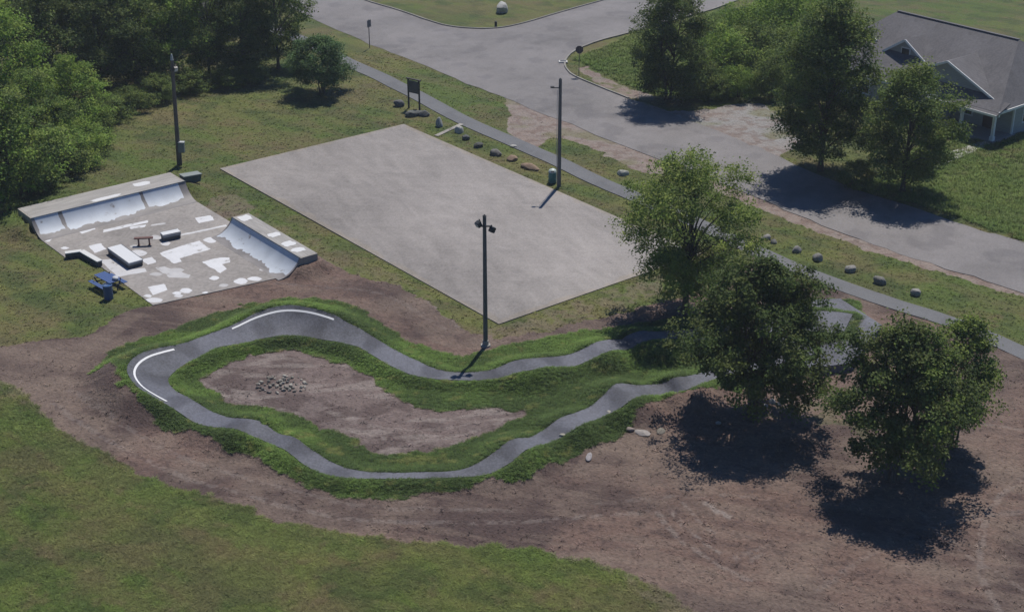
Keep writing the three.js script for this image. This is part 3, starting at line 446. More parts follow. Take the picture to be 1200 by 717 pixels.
// ---------------------------------------------------------------- plants
const leafMat = new THREE.MeshPhysicalMaterial({ vertexColors: true, roughness: .9, side: THREE.DoubleSide, transmission: .42, thickness: 0, specularIntensity: .35 });
const barkTex = makeTex(128, 256, (u, v, o) => { const k = .6 + .8 * fbm(u * 14, v * 3, 3); o[0] = .075 * k; o[1] = .062 * k; o[2] = .052 * k; });
const barkMat = new THREE.MeshStandardMaterial({ map: barkTex, roughness: .95, side: THREE.DoubleSide });
function treeGeometry(o) {
  // o: H, R, base (share of H where the crown starts), shape(t) -> share of R, clumps, per, leaf, clumpR, gap, cols, stems, lean, seed
  const r = rng(o.seed), gs = () => (r() + r() + r() - 1.5) * 1.15, P = [], C = [], I = [], wood = [], cen = [], yb = o.H * o.base, sx = r() * 90;
  let guard = 0;
  const lobes = Array.from({ length: o.lobes ?? 18 }, (_, i, all) => { const t = .06 + .88 * ((i + r()) / (o.lobes ?? 18)), a = i * 2.4 + r() * 1.1, rr = o.R * o.shape(t), k = t > .85 ? .3 : .45 + .55 * r(), s = o.R * (.2 + .26 * r()); return [Math.cos(a) * rr * k, yb + t * (o.H - yb) * .9, Math.sin(a) * rr * k, s]; });
  while (cen.length < o.clumps * .72) {
    const l = lobes[(r() * lobes.length) | 0], a = r() * 6.2832, c = r() * 2 - 1, q = Math.sqrt(1 - c * c), k = l[3] * Math.pow(r(), .36), y = l[1] + c * k * .78; if (y < yb * .8 || y > o.H) continue;
    const x = l[0] + Math.cos(a) * q * k, z = l[2] + Math.sin(a) * q * k; if (noise3(x * .8 + sx, y * .8, z * .8) < o.gap - .06) continue;
    cen.push([x, y, z, Math.hypot(x, z) / o.R]);
  }
  while (cen.length < o.clumps && guard++ < 40000) {
    const t = Math.pow(r(), .9), a = r() * 6.2832, lump = .62 + .62 * vnoise(Math.cos(a) * 1.9 + sx + 4, Math.sin(a) * 1.9 + t * 4.2 + sx), Rr = o.R * o.shape(t) * lump, k = Math.pow(r(), .42), y = yb + t * (o.H - yb) * .96;
    const x = Math.cos(a) * Rr * k, z = Math.sin(a) * Rr * k;
    if (noise3(x * .55 + sx, y * .55, z * .55) < o.gap) continue;
    cen.push([x, y, z, k]);
  }
  const up = new THREE.Vector3(), n = new THREE.Vector3(), t1 = new THREE.Vector3(), t2 = new THREE.Vector3();
  for (const [cx, cy, cz, k] of cen) {
    const tone = o.cols[(r() * o.cols.length) | 0], cb = .75 + r() * .5, cr = o.clumpR * (.6 + .8 * r()), ox = cx / (o.R || 1), oz = cz / (o.R || 1), dr = o.droop ?? 0;
    for (let i = 0; i < o.per; i++) {
      const gx = gs() * cr, gy = gs() * cr * .62 - dr * r() * cr, gz = gs() * cr, s = o.leaf * (.65 + .7 * r());
      n.set(gs() * .9 + ox * .6, .85 + gs() * .8, gs() * .9 + oz * .6).normalize(); up.set(gs(), gs() - .3, gs()).normalize(); t1.crossVectors(n, up).normalize(); t2.crossVectors(n, t1);
      const px = cx + gx, py = Math.max(.15, cy + gy), pz = cz + gz, b = P.length / 3, w = s * .34, f = s * .12, v = cb * (.78 + r() * .44), yl = r() < .04 ? 1.35 : 1;
      P.push(px - t2.x * s * .5, py - t2.y * s * .5, pz - t2.z * s * .5, px + t1.x * w + n.x * f, py + t1.y * w + n.y * f, pz + t1.z * w + n.z * f, px + t2.x * s * .5, py + t2.y * s * .5, pz + t2.z * s * .5, px - t1.x * w + n.x * f, py - t1.y * w + n.y * f, pz - t1.z * w + n.z * f);
      for (let q = 0; q < 4; q++) C.push(tone[0] * v * yl, tone[1] * v * yl, tone[2] * v);
      I.push(b, b + 1, b + 2, b, b + 2, b + 3);
    }
  }
  const g = new THREE.BufferGeometry(); g.setAttribute('position', new THREE.Float32BufferAttribute(P, 3)); g.setAttribute('color', new THREE.Float32BufferAttribute(C, 3)); g.setIndex(I); g.computeVertexNormals();
  const V3 = (x, y, z) => new THREE.Vector3(x, y, z), tops = [], stems = o.stems ?? 1, tr = o.trunk ?? o.H * .018;
  for (let s = 0; s < stems; s++) {
    const a = s / stems * 6.28 + r(), sp = stems > 1 ? .22 : .0, bx = Math.cos(a) * sp, bz = Math.sin(a) * sp, hh = o.H * (.72 + .16 * r()), tx = Math.cos(a) * (stems > 1 ? o.R * .35 : .3) + (o.lean?.[0] ?? 0), tz = Math.sin(a) * (stems > 1 ? o.R * .35 : .3) + (o.lean?.[1] ?? 0);
    const pts = [V3(bx, -.25, bz), V3(bx * 1.2 + gs() * .06, hh * .18, bz * 1.2), V3(lerp(bx, tx, .4) + gs() * .2, hh * .5, lerp(bz, tz, .4) + gs() * .2), V3(tx, hh, tz)];
    wood.push(tube(pts, tr * (stems > 1 ? .75 : 1), tr * .14, 9, 7)); tops.push(new THREE.CatmullRomCurve3(pts));
    wood.push(tube([V3(bx, -.3, bz), V3(bx, .1, bz), V3(bx, .55, bz)], tr * 1.75 * (stems > 1 ? .75 : 1), tr * .95 * (stems > 1 ? .75 : 1), 4, 7));
  }
  const nl = o.limbs ?? 16;
  for (let i = 0; i < nl * 3 && i < cen.length; i++) {
    const c = cen[(r() * cen.length) | 0], cv = tops[(r() * tops.length) | 0], t = clamp((c[1] / o.H) * .72 - .06 + r() * .1, .1, .95), a = cv.getPointAt(t), e = V3(c[0], c[1], c[2]), m = a.clone().lerp(e, .5); m.y += (e.y - a.y) * .12 + .15; m.x += gs() * .25; m.z += gs() * .25;
    const big = i < nl ? 1 : .4; wood.push(tube([a, m, e], tr * .38 * big, tr * .06, 5, 5));
  }
  return { crown: g, wood: merge(wood) };
}
function plantTree(name, geo, label, category, at, turn, scale, group, woodName = 'trunk') {
  const o = thing(name, label, category, at, turn, group); o.scale.set(...(Array.isArray(scale) ? scale : [scale, scale, scale]));
  mesh(woodName, geo.wood, barkMat, o); mesh('crown', geo.crown, leafMat, o); return o;
}
const brighten = (l, k) => l.map((c) => [c[0] * k * 2.35, c[1] * k * 2.15, c[2] * k * 1.5]);
const DARK = brighten([[.026, .044, .014], [.032, .05, .018], [.022, .037, .013], [.038, .052, .02]], 1.45), MIDG = brighten([[.045, .068, .021], [.036, .058, .018], [.055, .076, .026], [.03, .05, .018]], 1.55), LIGHT = brighten([[.064, .092, .028], [.052, .08, .025], [.076, .1, .034], [.044, .068, .022]], 1.5), BLUEG = brighten([[.034, .066, .034], [.042, .076, .04], [.028, .055, .026]], 1.35), BRIGHT = brighten([[.052, .088, .02], [.062, .098, .026], [.042, .074, .018], [.07, .1, .03]], 1.65);
const oval = (t) => Math.pow(Math.sin(Math.PI * clamp(t * .9 + .09, 0, 1)), .6), dome = (t) => Math.pow(Math.max(0, 1 - Math.pow(Math.max(0, t - .25) / .75, 2.2)), .6) * (.72 + .28 * sstep(0, .25, t)), vase = (t) => (.42 + .58 * sstep(0, .55, t)) * Math.pow(Math.max(0, 1 - Math.pow(Math.max(0, t - .55) / .45, 2.4)), .55);
// the three trees by the pump track
plantTree('deciduous_tree', treeGeometry({ H: 11.2, R: 4.5, base: .17, shape: vase, lobes: 24, clumps: 430, per: 100, leaf: .155, clumpR: .52, gap: .42, cols: LIGHT, limbs: 20, trunk: .24, droop: .7, seed: 11 }), 'tall light green tree with open crown at the corner of the rink', 'tree', atPx(803, 364), .6, 1);
plantTree('deciduous_tree', treeGeometry({ H: 9.8, R: 4.4, base: .27, shape: dome, lobes: 24, clumps: 560, per: 100, leaf: .165, clumpR: .46, gap: .38, cols: DARK, limbs: 22, trunk: .17, stems: 4, seed: 23 }), 'dark green broad tree with several stems over the end of the track', 'tree', atPx(882, 486), 2.1, 1);
plantTree('deciduous_tree', treeGeometry({ H: 9.3, R: 3.65, base: .26, shape: dome, lobes: 21, clumps: 470, per: 100, leaf: .165, clumpR: .46, gap: .38, cols: [...DARK, MIDG[0]], limbs: 22, trunk: .16, stems: 4, seed: 37 }), 'dark green low-branched tree standing alone in the bare earth', 'tree', atPx(1046, 562), .4, 1);
plantTree('deciduous_tree', treeGeometry({ H: 8.4, R: 1.7, base: .2, shape: oval, clumps: 150, per: 90, leaf: .16, clumpR: .4, gap: .4, cols: [...MIDG, LIGHT[0]], limbs: 12, trunk: .09, stems: 3, seed: 91 }), 'slender lighter green tree growing against the dark tree in bare earth', 'tree', atPx(1116, 522), .4, 1);
// trees and shrubs on the far side of the road
plantTree('deciduous_tree', treeGeometry({ H: 15, R: 4.2, base: .09, shape: oval, lobes: 30, clumps: 620, per: 85, leaf: .19, clumpR: .6, gap: .33, cols: [...DARK, ...MIDG], limbs: 18, trunk: .24, seed: 41 }), 'very tall dark green tree beside the gravel drive of the house', 'tree', atPx(962, 199), 1.0, 1);
plantTree('deciduous_tree', treeGeometry({ H: 10.8, R: 3.9, base: .12, shape: oval, lobes: 24, clumps: 440, per: 85, leaf: .18, clumpR: .55, gap: .35, cols: MIDG, limbs: 18, trunk: .2, seed: 43 }), 'rounded green tree at the road edge in front of the house', 'tree', atPx(1058, 224), .2, 1);
plantTree('deciduous_tree', treeGeometry({ H: 11.5, R: 3.6, base: .05, shape: oval, lobes: 22, clumps: 440, per: 80, leaf: .19, clumpR: .58, gap: .35, cols: [...DARK, MIDG[0]], limbs: 16, trunk: .18, stems: 2, seed: 47 }), 'dark narrow tree clump at the side road corner near the stop sign', 'tree', atPx(783, 117), .5, 1);
const shrubA = treeGeometry({ H: 6, R: 3.6, base: .02, shape: dome, clumps: 170, per: 64, leaf: .2, clumpR: .6, gap: .32, cols: BRIGHT, limbs: 8, trunk: .07, stems: 3, seed: 53 }), shrubB = treeGeometry({ H: 5, R: 3.4, base: .02, shape: dome, clumps: 150, per: 64, leaf: .2, clumpR: .6, gap: .32, cols: MIDG, limbs: 8, trunk: .06, stems: 3, seed: 59 });
for (const [x, y, s, g] of [[842, 98, 1, shrubA], [880, 90, 1.1, shrubB], [905, 112, .8, shrubB], [865, 114, .55, shrubA], [838, 116, .5, shrubB], [820, 112, .7, shrubB], [870, 66, 1.0, shrubA], [915, 62, 1.25, shrubA], [848, 50, .6, shrubB], [930, 30, 1.3, shrubA], [945, 90, 1.2, shrubB]]) plantTree('roadside_shrub', g, 'bright leafy shrub in the thicket between the side road and the drive', 'shrub', atPx(x, y), x * .7, s, 'thicket by the drive', 'stem');
plantTree('roadside_shrub', shrubB, 'small dark shrub at the foot of the tall tree on the road edge', 'shrub', atPx(1005, 218), 1, [.5, .45, .5], undefined, 'stem');
// small tree on the lawn
plantTree('lawn_tree', treeGeometry({ H: 5.5, R: 3.0, base: .24, shape: dome, clumps: 300, per: 80, leaf: .17, clumpR: .44, gap: .32, lobes: 20, cols: BLUEG, limbs: 14, trunk: .09, stems: 3, seed: 61 }), 'small bluish green round tree standing alone on the lawn', 'tree', atPx(377, 109), 0, 1);
// the wood at the edge of the lawn
const woodA = treeGeometry({ H: 13, R: 4.8, base: .08, shape: oval, clumps: 350, per: 62, leaf: .22, clumpR: .68, gap: .37, cols: DARK, limbs: 14, trunk: .22, seed: 71 }), woodB = treeGeometry({ H: 12, R: 4.6, base: .1, shape: vase, clumps: 312, per: 62, leaf: .22, clumpR: .66, gap: .38, cols: [...DARK, ...MIDG], limbs: 16, trunk: .2, seed: 73 }), woodC = treeGeometry({ H: 11, R: 4.8, base: .05, shape: dome, clumps: 337, per: 62, leaf: .22, clumpR: .66, gap: .36, cols: [...MIDG, ...BRIGHT], limbs: 14, trunk: .19, seed: 79 }), woodD = treeGeometry({ H: 12, R: 4.6, base: .04, shape: oval, clumps: 330, per: 62, leaf: .22, clumpR: .66, gap: .36, cols: BRIGHT, limbs: 14, trunk: .19, seed: 83 });
const WOOD = 'trees of the wood along the lawn';
for (const [x, y, g, s] of [[62, 118, woodA, 1], [118, 108, woodA, .95], [160, 100, woodB, .95], [205, 92, woodC, .85], [245, 86, woodB, .8], [285, 84, woodA, .82], [20, 85, woodB, 1.1], [85, 72, woodA, 1.1], [140, 64, woodB, 1.1], [190, 52, woodA, .9], [300, 52, woodB, .85], [240, 42, woodC, .8], [-40, 100, woodA, 1.2], [-70, 190, woodC, 1]]) plantTree('woodland_tree', g, 'dark leafy tree in the dense wood along the edge of the lawn', 'tree', atPx(x, y), x * .37 + y, [s, s * (.92 + .2 * vnoise(x, y)), s], WOOD);
plantTree('woodland_tree', woodB, 'dark tree at the end of the wood reaching its branches over the road', 'tree', atPx(326, 80), 2.4, [.85, 1.08, .85]);
plantTree('woodland_tree', woodD, 'bright green tall tree at the far side of the wood', 'tree', atPx(4, 158), 1.4, [1, 1.15, 1]);
for (const [x, y, g, s, l] of [[88, 158, woodD, [.72, .62, .72], 'bright green bushy tree on the corner of the wood behind low shrubs'], [14, 232, woodC, [.95, .85, .95], 'broad mid green tree of the wood closest to the long ramp'], [-30, 245, woodC, [1, .9, 1], 'mid green tree half hidden behind the broad one by the ramp'], [45, 185, woodC, [.7, .72, .7], 'smaller mid green tree between the broad tree and the bright green one']]) plantTree('woodland_tree', g, l, 'tree', atPx(x, y), x * .21, s, 'bushy trees on the corner of the wood');
for (const [x, y, g, s] of [[78, 196, shrubA, .72], [62, 205, shrubB, .7], [95, 178, shrubA, .62], [108, 158, shrubB, .6], [128, 140, shrubB, .55], [150, 130, shrubB, .55], [183, 117, shrubB, .6], [222, 107, shrubB, .55], [262, 101, shrubB, .5], [292, 95, shrubB, .5], [40, 220, shrubB, .6]]) plantTree('wood_edge_shrub', g, 'low leafy shrub at the edge of the wood beside the mown lawn', 'shrub', atPx(x, y), x, [s * 1.15, s * .85, s * 1.15], 'shrubs at the edge of the wood', 'stem');
console.log('trees done');

// ---------------------------------------------------------------- grass tufts, weeds and clods (uncountable)
{
  c2.fillStyle = '#000'; c2.fillRect(0, 0, MPX, MPX);
  const fill = (pts, col) => { c2.fillStyle = col; c2.beginPath(); pts.forEach(([a, b], i) => c2[i ? 'lineTo' : 'moveTo']((a - MX0) * MS, (b - MZ0) * MS)); c2.closePath(); c2.fill(); };
  fill([...roadLow, ...roadUp.slice(1).reverse(), ...cornerEdge.slice().reverse(), ...islandEdge.slice().reverse()], '#f00');
  c2.strokeStyle = '#f00'; c2.lineWidth = 1.9 * MS; c2.lineCap = 'butt'; c2.beginPath(); pathLine.forEach(([a, b], i) => c2[i ? 'lineTo' : 'moveTo']((a - MX0) * MS, (b - MZ0) * MS)); c2.stroke();
  fill([...TRK.map((s) => [s[0], s[1]]), ...TRK.map((s) => [s[3], s[4]]).reverse()], '#f00');
  fill([[-0.05, -0.05], [18.45, -0.05], [18.45, 37.25], [-0.05, 37.25]].map(([u, v]) => uv2(u, v)), '#f00');
  fill([[-17.6, .9], [-4.9, .9], [-4.9, 12.6], [-4.3, 12.6], [-4.3, 22.5], [-6.2, 22.4], [-16.1, 20.7], [-16.1, 12.5], [-17.6, 9.6]].map(([u, v]) => uv2(u, v)), '#f00');
  const HARD = c2.getImageData(0, 0, MPX, MPX).data;
  const tuft = (blades, w, spread, seed) => { const r = rng(seed), P = [], I = []; for (let i = 0; i < blades; i++) { const a = r() * 6.283, q = r() * spread * .5, ex = Math.cos(a), ez = Math.sin(a), x = ex * q, z = ez * q, ln = .35 + r() * .75, hh = .55 + r() * .5, b = P.length / 3, sx = -ez * w / 2, sz = ex * w / 2; P.push(x - sx, -.06, z - sz, x + sx, -.06, z + sz, x + ex * ln * .35 + sx * .8, hh * .62, z + ez * ln * .35 + sz * .8, x + ex * ln * .35 - sx * .8, hh * .62, z + ez * ln * .35 - sz * .8, x + ex * ln, hh, z + ez * ln); I.push(b, b + 1, b + 2, b, b + 2, b + 3, b + 3, b + 2, b + 4); } const g = new THREE.BufferGeometry(); g.setAttribute('position', new THREE.Float32BufferAttribute(P, 3)); g.setIndex(I); g.computeVertexNormals(); return g; };
  const grassMat = new THREE.MeshStandardMaterial({ roughness: .9, side: THREE.DoubleSide });
  const mtx = new THREE.Matrix4(), q = new THREE.Quaternion(), Y = new THREE.Vector3(0, 1, 0), col = new THREE.Color(), o3 = [0, 0, 0];
  function scatter(name, label, category, geo, mat, max, tries, seed, zone, accept, size, tint) {
    const r = rng(seed), im = new THREE.InstancedMesh(geo, mat, max); let n = 0;
    for (let i = 0; i < tries && n < max; i++) {
      const [x, z] = zone(r); if (sampleMask(HARD, x, z, 0) > .3) continue;
      const X = wx_(x, z), Z = wz_(x, z), p = accept(x, z, sampleMask(MASK, X, Z, 0), sampleMask(MASK, X, Z, 1), sampleMask(MASK, X, Z, 2), sampleMask(MASK2, X, Z, 1), r); if (r() >= p) continue;
      const [w, h] = size(r, x, z); q.setFromAxisAngle(Y, r() * 6.283); mtx.compose(new THREE.Vector3(x, groundY(x, z), z), q, new THREE.Vector3(w, h, w)); im.setMatrixAt(n, mtx);
      groundColour(x, z, o3); const k = tint * (.68 + r() * .64); im.setColorAt(n, col.setRGB(o3[0] * k, o3[1] * k * (.97 + r() * .08), o3[2] * k)); n++;
    }
    im.count = n; im.name = name; shadows(im); im.userData.kind = 'stuff'; tag(im, label, category); scene.add(im); console.log(name, n);
  }
  const rect = (x0, x1, z0, z1) => (r) => [x0 + r() * (x1 - x0), z0 + r() * (z1 - z0)];
  const fan = (z0, z1) => (r) => { const z = z0 + r() * (z1 - z0), w = Math.abs(z) * .385 + 3; return [(r() * 2 - 1) * w, z]; };
  scatter('lawn_grass', 'mown grass of the open lawns and road verges', 'grass', tuft(9, .16, .9, 3), grassMat, 150000, 400000, 5, (r) => fan(-52, r() < .72 ? -80 : -150)(r), (x, z, d, b, g, f) => (b > .4 ? 0 : d > .45 || g > .5 ? .02 : f > .6 ? .3 : 1), (r) => { const s = .04 + .035 * r() + .07 * Math.pow(r(), 5); return [s * 2, s]; }, 1.7);
  scatter('bank_grass', 'lush longer grass on the banks of the pump track', 'grass', tuft(9, .14, .8, 4), grassMat, 60000, 400000, 6, rect(-42, 26, -98, -58), (x, z, d, b) => (b > .45 ? 1 : 0), (r) => { const s = .045 + r() * .05; return [s * 2.1, s]; }, 1.9);
  scatter('meadow_grass', 'tall rough grass beside the house and along the side road', 'grass', tuft(9, .1, .8, 8), grassMat, 30000, 200000, 7, rect(5, 60, -185, -92), (x, z, d, b, g, f) => (f > .45 && d < .2 && g < .3 ? .4 + .6 * vnoise(x * .5, z * .5) : 0), (r) => { const s = .12 + r() * .16; return [s * 1.7, s]; }, 2.1);
  const clod = new THREE.IcosahedronGeometry(1, 0); { const p = clod.attributes.position; for (let i = 0; i < p.count; i++) { const x = p.getX(i), y = p.getY(i), z = p.getZ(i), k = .7 + .6 * noise3(x * 2 + 9, y * 2, z * 2); p.setXYZ(i, x * k, y * k * .7, z * k); } clod.computeVertexNormals(); }
  scatter('earth_clods', 'loose clods and small stones on the bare earth', 'earth', clod, new THREE.MeshStandardMaterial({ roughness: 1 }), 11000, 200000, 9, rect(-42, 42, -100, -52), (x, z, d, b) => (d > .7 && b < .3 ? .2 + .8 * sstep(.45, .65, fbm(x * .3, z * .3, 2)) : 0), (r) => { const s = .012 + .05 * Math.pow(r(), 4); return [s, s]; }, 1.15);
}

// ---------------------------------------------------------------- light poles
const galv = M(.115, .115, .12, .7), galvLight = M(.42, .44, .46, .5), woodPole = M(.12, .105, .095, .95), darkMetal = M(.03, .032, .036, .5), glassMat = M(.5, .52, .55, .15);
function poleThing(label, px, py, h, mat, r0, r1) { const o = thing('light_pole', label, 'light pole', atPx(px, py), 0); mesh('pole', cyl(r1, r0, h + .3, 0, -.3, 0, 16), mat, o); return o; }
function floodlight(o, x, y, z, turn) {
  const l = mesh('floodlight', rbox(.34, .36, .3, .05, 0, 0, 0), darkMetal, o); l.position.set(x, y, z); l.rotation.set(.5, turn, 0, 'YXZ');
  mesh('lens', box(.27, .28, .02, 0, 0, .158), glassMat, l); mesh('bracket', box(.06, .3, .06, 0, .1, -.18), darkMetal, l);
}
{
  let o = poleThing('light pole with two dark floodlights beside the near corner of the rink', 569, 405.5, 8.75, galv, .15, .11);
  mesh('base_collar', merge([cyl(.3, .34, .22, 0, -.1, 0, 14), cyl(.19, .21, .3, 0, .1, 0, 14)]), M(.32, .31, .3, .9), o);
  mesh('crossarm', box(.85, .08, .08, .05, 8.15, .12), darkMetal, o);
  mesh('cap', cyl(.02, .13, .12, 0, 8.75, 0, 14), darkMetal, o);
  floodlight(o, -.36, 8.3, .16, -.9); floodlight(o, .46, 7.95, .16, 2.2);
  o = poleThing('light pole with one short arm standing beside the teal litter bin', 655, 218.5, 8.85, galv, .17, .12);
  mesh('arm', merge([box(.62, .07, .07, -.36, 8.2, .1), box(.07, .3, .07, -.05, 8.3, .12)]), darkMetal, o); mesh('lamp', rbox(.3, .14, .22, .04, -.62, 8.26, .1), darkMetal, o); mesh('cable', cyl(.02, .02, 7.6, -.22, .4, .02, 6), galvLight, o);
  mesh('cap', cyl(.03, .13, .1, 0, 8.85, 0, 12), darkMetal, o);
  o = poleThing('weathered wooden light pole with a grey meter box near the long ramp', 209.5, 193, 8.9, woodPole, .2, .13); o.rotation.z = -.03;
  const b = mesh('meter_box', rbox(.5, .85, .34, .03, .3, 1.55, .06), M(.2, .22, .22, .6), o); mesh('box_lid', rbox(.54, .08, .4, .02, .3, 2.01, .06), galvLight, b); mesh('conduit', cyl(.035, .035, 1.2, .24, 0, .1, 8), galv, b);
  mesh('lamp_bracket', box(.5, .07, .07, .02, 8.1, .14), darkMetal, o); mesh('pole_top', cyl(.06, .14, .5, 0, 8.9, 0, 10), M(.4, .42, .4, .6), o); floodlight(o, .3, 8.25, .2, .5);
}
// ---------------------------------------------------------------- bins, table, box, signs
{
  const teal = M(.025, .16, .17, .45), o = thing('litter_bin', 'round teal litter bin with pale domed lid at the foot of the light pole', 'litter bin', atPx(647.5, 213.5));
  const pts = [[0, 0], [.27, 0], [.31, .04], [.33, .85], [.34, .88], [.3, .9]].map(([x, y]) => new THREE.Vector2(x, y)); mesh('body', new THREE.LatheGeometry(pts, 20), teal, o);
  for (const y of [.22, .52]) mesh('hoop', new THREE.TorusGeometry(.335, .018, 6, 20).rotateX(Math.PI / 2).translate(0, y, 0), M(.03, .14, .16, .5), o);
  mesh('lid', new THREE.LatheGeometry([[.34, .9], [.345, .95], [.28, 1.08], [.14, 1.16], [0, 1.18]].map(([x, y]) => new THREE.Vector2(x, y)), 20), M(.45, .52, .5, .45), o); mesh('opening', box(.24, .13, .06, 0, 1.0, .29), darkMetal, o);
}
{
  const blue = M(.02, .075, .21, .42), o = thing('litter_barrel', 'blue barrel standing in the grass beside the blue picnic table', 'barrel', atPx(127, 350), .3);
  mesh('drum', new THREE.LatheGeometry([[0, 0], [.29, 0], [.31, .03], [.31, .3], [.325, .33], [.31, .36], [.31, .64], [.325, .67], [.31, .7], [.31, .97], [.325, 1], [.3, 1.01], [.29, .96], [0, .94]].map(([x, y]) => new THREE.Vector2(x, y)), 22), blue, o);
  mesh('rim', new THREE.TorusGeometry(.31, .02, 6, 22).rotateX(Math.PI / 2).translate(0, 1.01, 0), M(.05, .13, .28, .4), o);
}
{
  const [x, z] = gp(125, 325, .76), blue = M(.05, .10, .27, .5), dk = M(.03, .04, .07, .6), o = thing('picnic_table', 'blue picnic table with fixed benches at the edge of the skatepark', 'picnic table', [x, groundY(x, z), z], PARK_TURN + .12);
  for (let k = 0; k < 5; k++) mesh('top_plank', rbox(.155, .045, 2.0, .01, -.34 + k * .17, .755, 0), blue, o);
  for (const s of [-1, 1]) for (let k = 0; k < 2; k++) mesh('bench_plank', rbox(.15, .045, 2.0, .01, s * (.68 + k * .17), .45, 0), blue, o);
  for (const e of [-.7, .7]) { for (const s of [-1, 1]) { const a = new THREE.BoxGeometry(.07, .88, .07); a.rotateZ(-s * .42); mesh('leg', a.translate(s * .42, .36, e), dk, o); } mesh('crossbar', box(1.75, .07, .06, 0, .4, e + .07), dk, o); mesh('top_bearer', box(.8, .06, .06, 0, .7, e + .07), dk, o); }
  o.updateMatrixWorld(true); const bag = mesh('cloth_bag', new THREE.SphereGeometry(.2, 14, 10).scale(1, .62, 1.35), M(.5, .52, .55, .7), scene), bw = o.localToWorld(new THREE.Vector3(.2, .885, .72)); bag.position.copy(bw); bag.rotation.y = .6; tag(bag, 'pale bundle lying on the end of the blue picnic table', 'bag');
}
{
  const [x, z] = uv2(-4.05, 2.9), o = thing('storage_box', 'dark teal storage box with a grey lid at the end of the long ramp', 'storage box', [x, groundY(x, z) - .12, z], PARK_TURN);
  const sh = new THREE.Shape([[-.7, 0], [.65, .1], [.78, .62], [-.74, .72]].map(([a, b]) => new THREE.Vector2(a, b))); mesh('body', new THREE.ExtrudeGeometry(sh, { depth: .7, bevelEnabled: true, bevelSize: .02, bevelThickness: .02, bevelSegments: 1 }).translate(0, 0, -.35), M(.035, .07, .075, .6), o);
  const lid = box(1.6, .06, .84, 0, 0, 0); lid.rotateZ(-.065); mesh('lid', lid.translate(.02, .72, 0), M(.2, .23, .23, .6), o);
}
{
  const a = atPx(479, 126.5), b = atPx(491.6, 129.5), o = thing('notice_board', 'dark notice board on two posts between the footpath and the lawn', 'notice board', a, -Math.atan2(b[2] - a[2], b[0] - a[0])), w = Math.hypot(b[0] - a[0], b[2] - a[2]), wd = M(.05, .045, .045, .8);
  for (const x of [0, w]) mesh('post', box(.12, 2.9, .12, x, 1.35, 0), wd, o);
  mesh('panel', box(w - .14, 1.15, .06, w / 2, 2.12, 0), M(.075, .08, .1, .5), o); mesh('header', box(w + .4, .1, .2, w / 2, 2.85, 0), wd, o);
}
{
  let o = thing('road_sign', 'thin road sign post with a narrow plate on the road verge', 'road sign', atPx(433, 56), .95);
  mesh('post', box(.07, 3.1, .06, 0, 1.45, 0), galv, o); mesh('plate', rbox(.6, .75, .02, .008, 0, 2.6, .05), M(.13, .14, .16, .5), o);
  o = thing('stop_sign', 'octagonal stop sign seen from behind at the side road corner', 'road sign', atPx(678.5, 88), -.15);
  mesh('post', box(.06, 2.95, .05, 0, 1.4, .03), galv, o); mesh('sign_plate', new THREE.CylinderGeometry(.4, .4, .02, 8).rotateY(Math.PI / 8).rotateX(Math.PI / 2).translate(0, 2.6, 0), M(.07, .055, .065, .55), o);
  o = thing('kerb_marker', 'small dark post on the kerb of the far grass corner', 'marker post', atPx(581, 31.5)); mesh('post', cyl(.14, .16, .62, 0, -.1, 0, 10), darkMetal, o); mesh('cap', new THREE.SphereGeometry(.15, 10, 6).translate(0, .53, 0), darkMetal, o);
  o = thing('drain_inlet', 'pale concrete drain inlet at the tip of the side road corner', 'drain', atPx(660, 73)); mesh('surround', rbox(.9, .22, .7, .05, 0, .06, 0), M(.5, .5, .5, .8), o); mesh('grate', box(.6, .02, .4, 0, .18, 0), darkMetal, o);
}
// ---------------------------------------------------------------- boulders and stones
const stoneTex = makeTex(256, 256, (u, v, o) => { const k = .62 + .75 * fbm(u * 9, v * 9, 4); o[0] = o[1] = o[2] = .8 * k; });
const stoneMats = new Map(); const stoneMat = (c) => { const k = c.join(); if (!stoneMats.has(k)) stoneMats.set(k, new THREE.MeshStandardMaterial({ map: stoneTex, roughness: .95, color: new THREE.Color().setRGB(...c) })); return stoneMats.get(k); };
function stoneGeo(seed, detail = 2) {
  const g0 = new THREE.IcosahedronGeometry(1, detail); g0.deleteAttribute('normal'); g0.deleteAttribute('uv'); const g = mergeVertices(g0, 1e-4), p = g.attributes.position, r = rng(seed), cuts = Array.from({ length: 7 }, () => { const v = new THREE.Vector3(r() - .5, r() * .9 - .25, r() - .5).normalize(); return [v, .62 + r() * .25]; }), v = new THREE.Vector3();
  for (let i = 0; i < p.count; i++) { v.fromBufferAttribute(p, i); const k = .85 + .35 * noise3(v.x * 1.4 + seed, v.y * 1.4, v.z * 1.4); v.multiplyScalar(k); for (const [n, d] of cuts) { const e = v.dot(n) - d; if (e > 0) v.addScaledVector(n, -e * .85); } p.setXYZ(i, v.x, v.y, v.z); }
  const n = toCreasedNormals(g, .55), q = n.attributes.position, uv = []; for (let i = 0; i < q.count; i++) uv.push(q.getX(i) * .5 + q.getY(i) * .3, q.getZ(i) * .5 + q.getY(i) * .2); n.setAttribute('uv', new THREE.Float32BufferAttribute(uv, 2)); return n;
}
const SG = [1, 2, 3, 4, 5, 6].map((s) => stoneGeo(s * 13)); let sk = 0;
function boulder(name, label, category, px, py, w, h, d, colour, group, turn = sk * 1.7) { const m = mesh(numbered(name), SG[sk++ % 6], stoneMat(colour), scene), [x, y, z] = atPx(px, py); m.scale.set(w / 2, h / 1.5, d / 2); m.position.set(x, y + h * .32, z); m.rotation.y = turn; return tag(m, label, category, group); }
const GREYS = [.3, .29, .28], DKG = [.11, .115, .12], PALE = [.56, .55, .52], BRN = [.32, .225, .165];
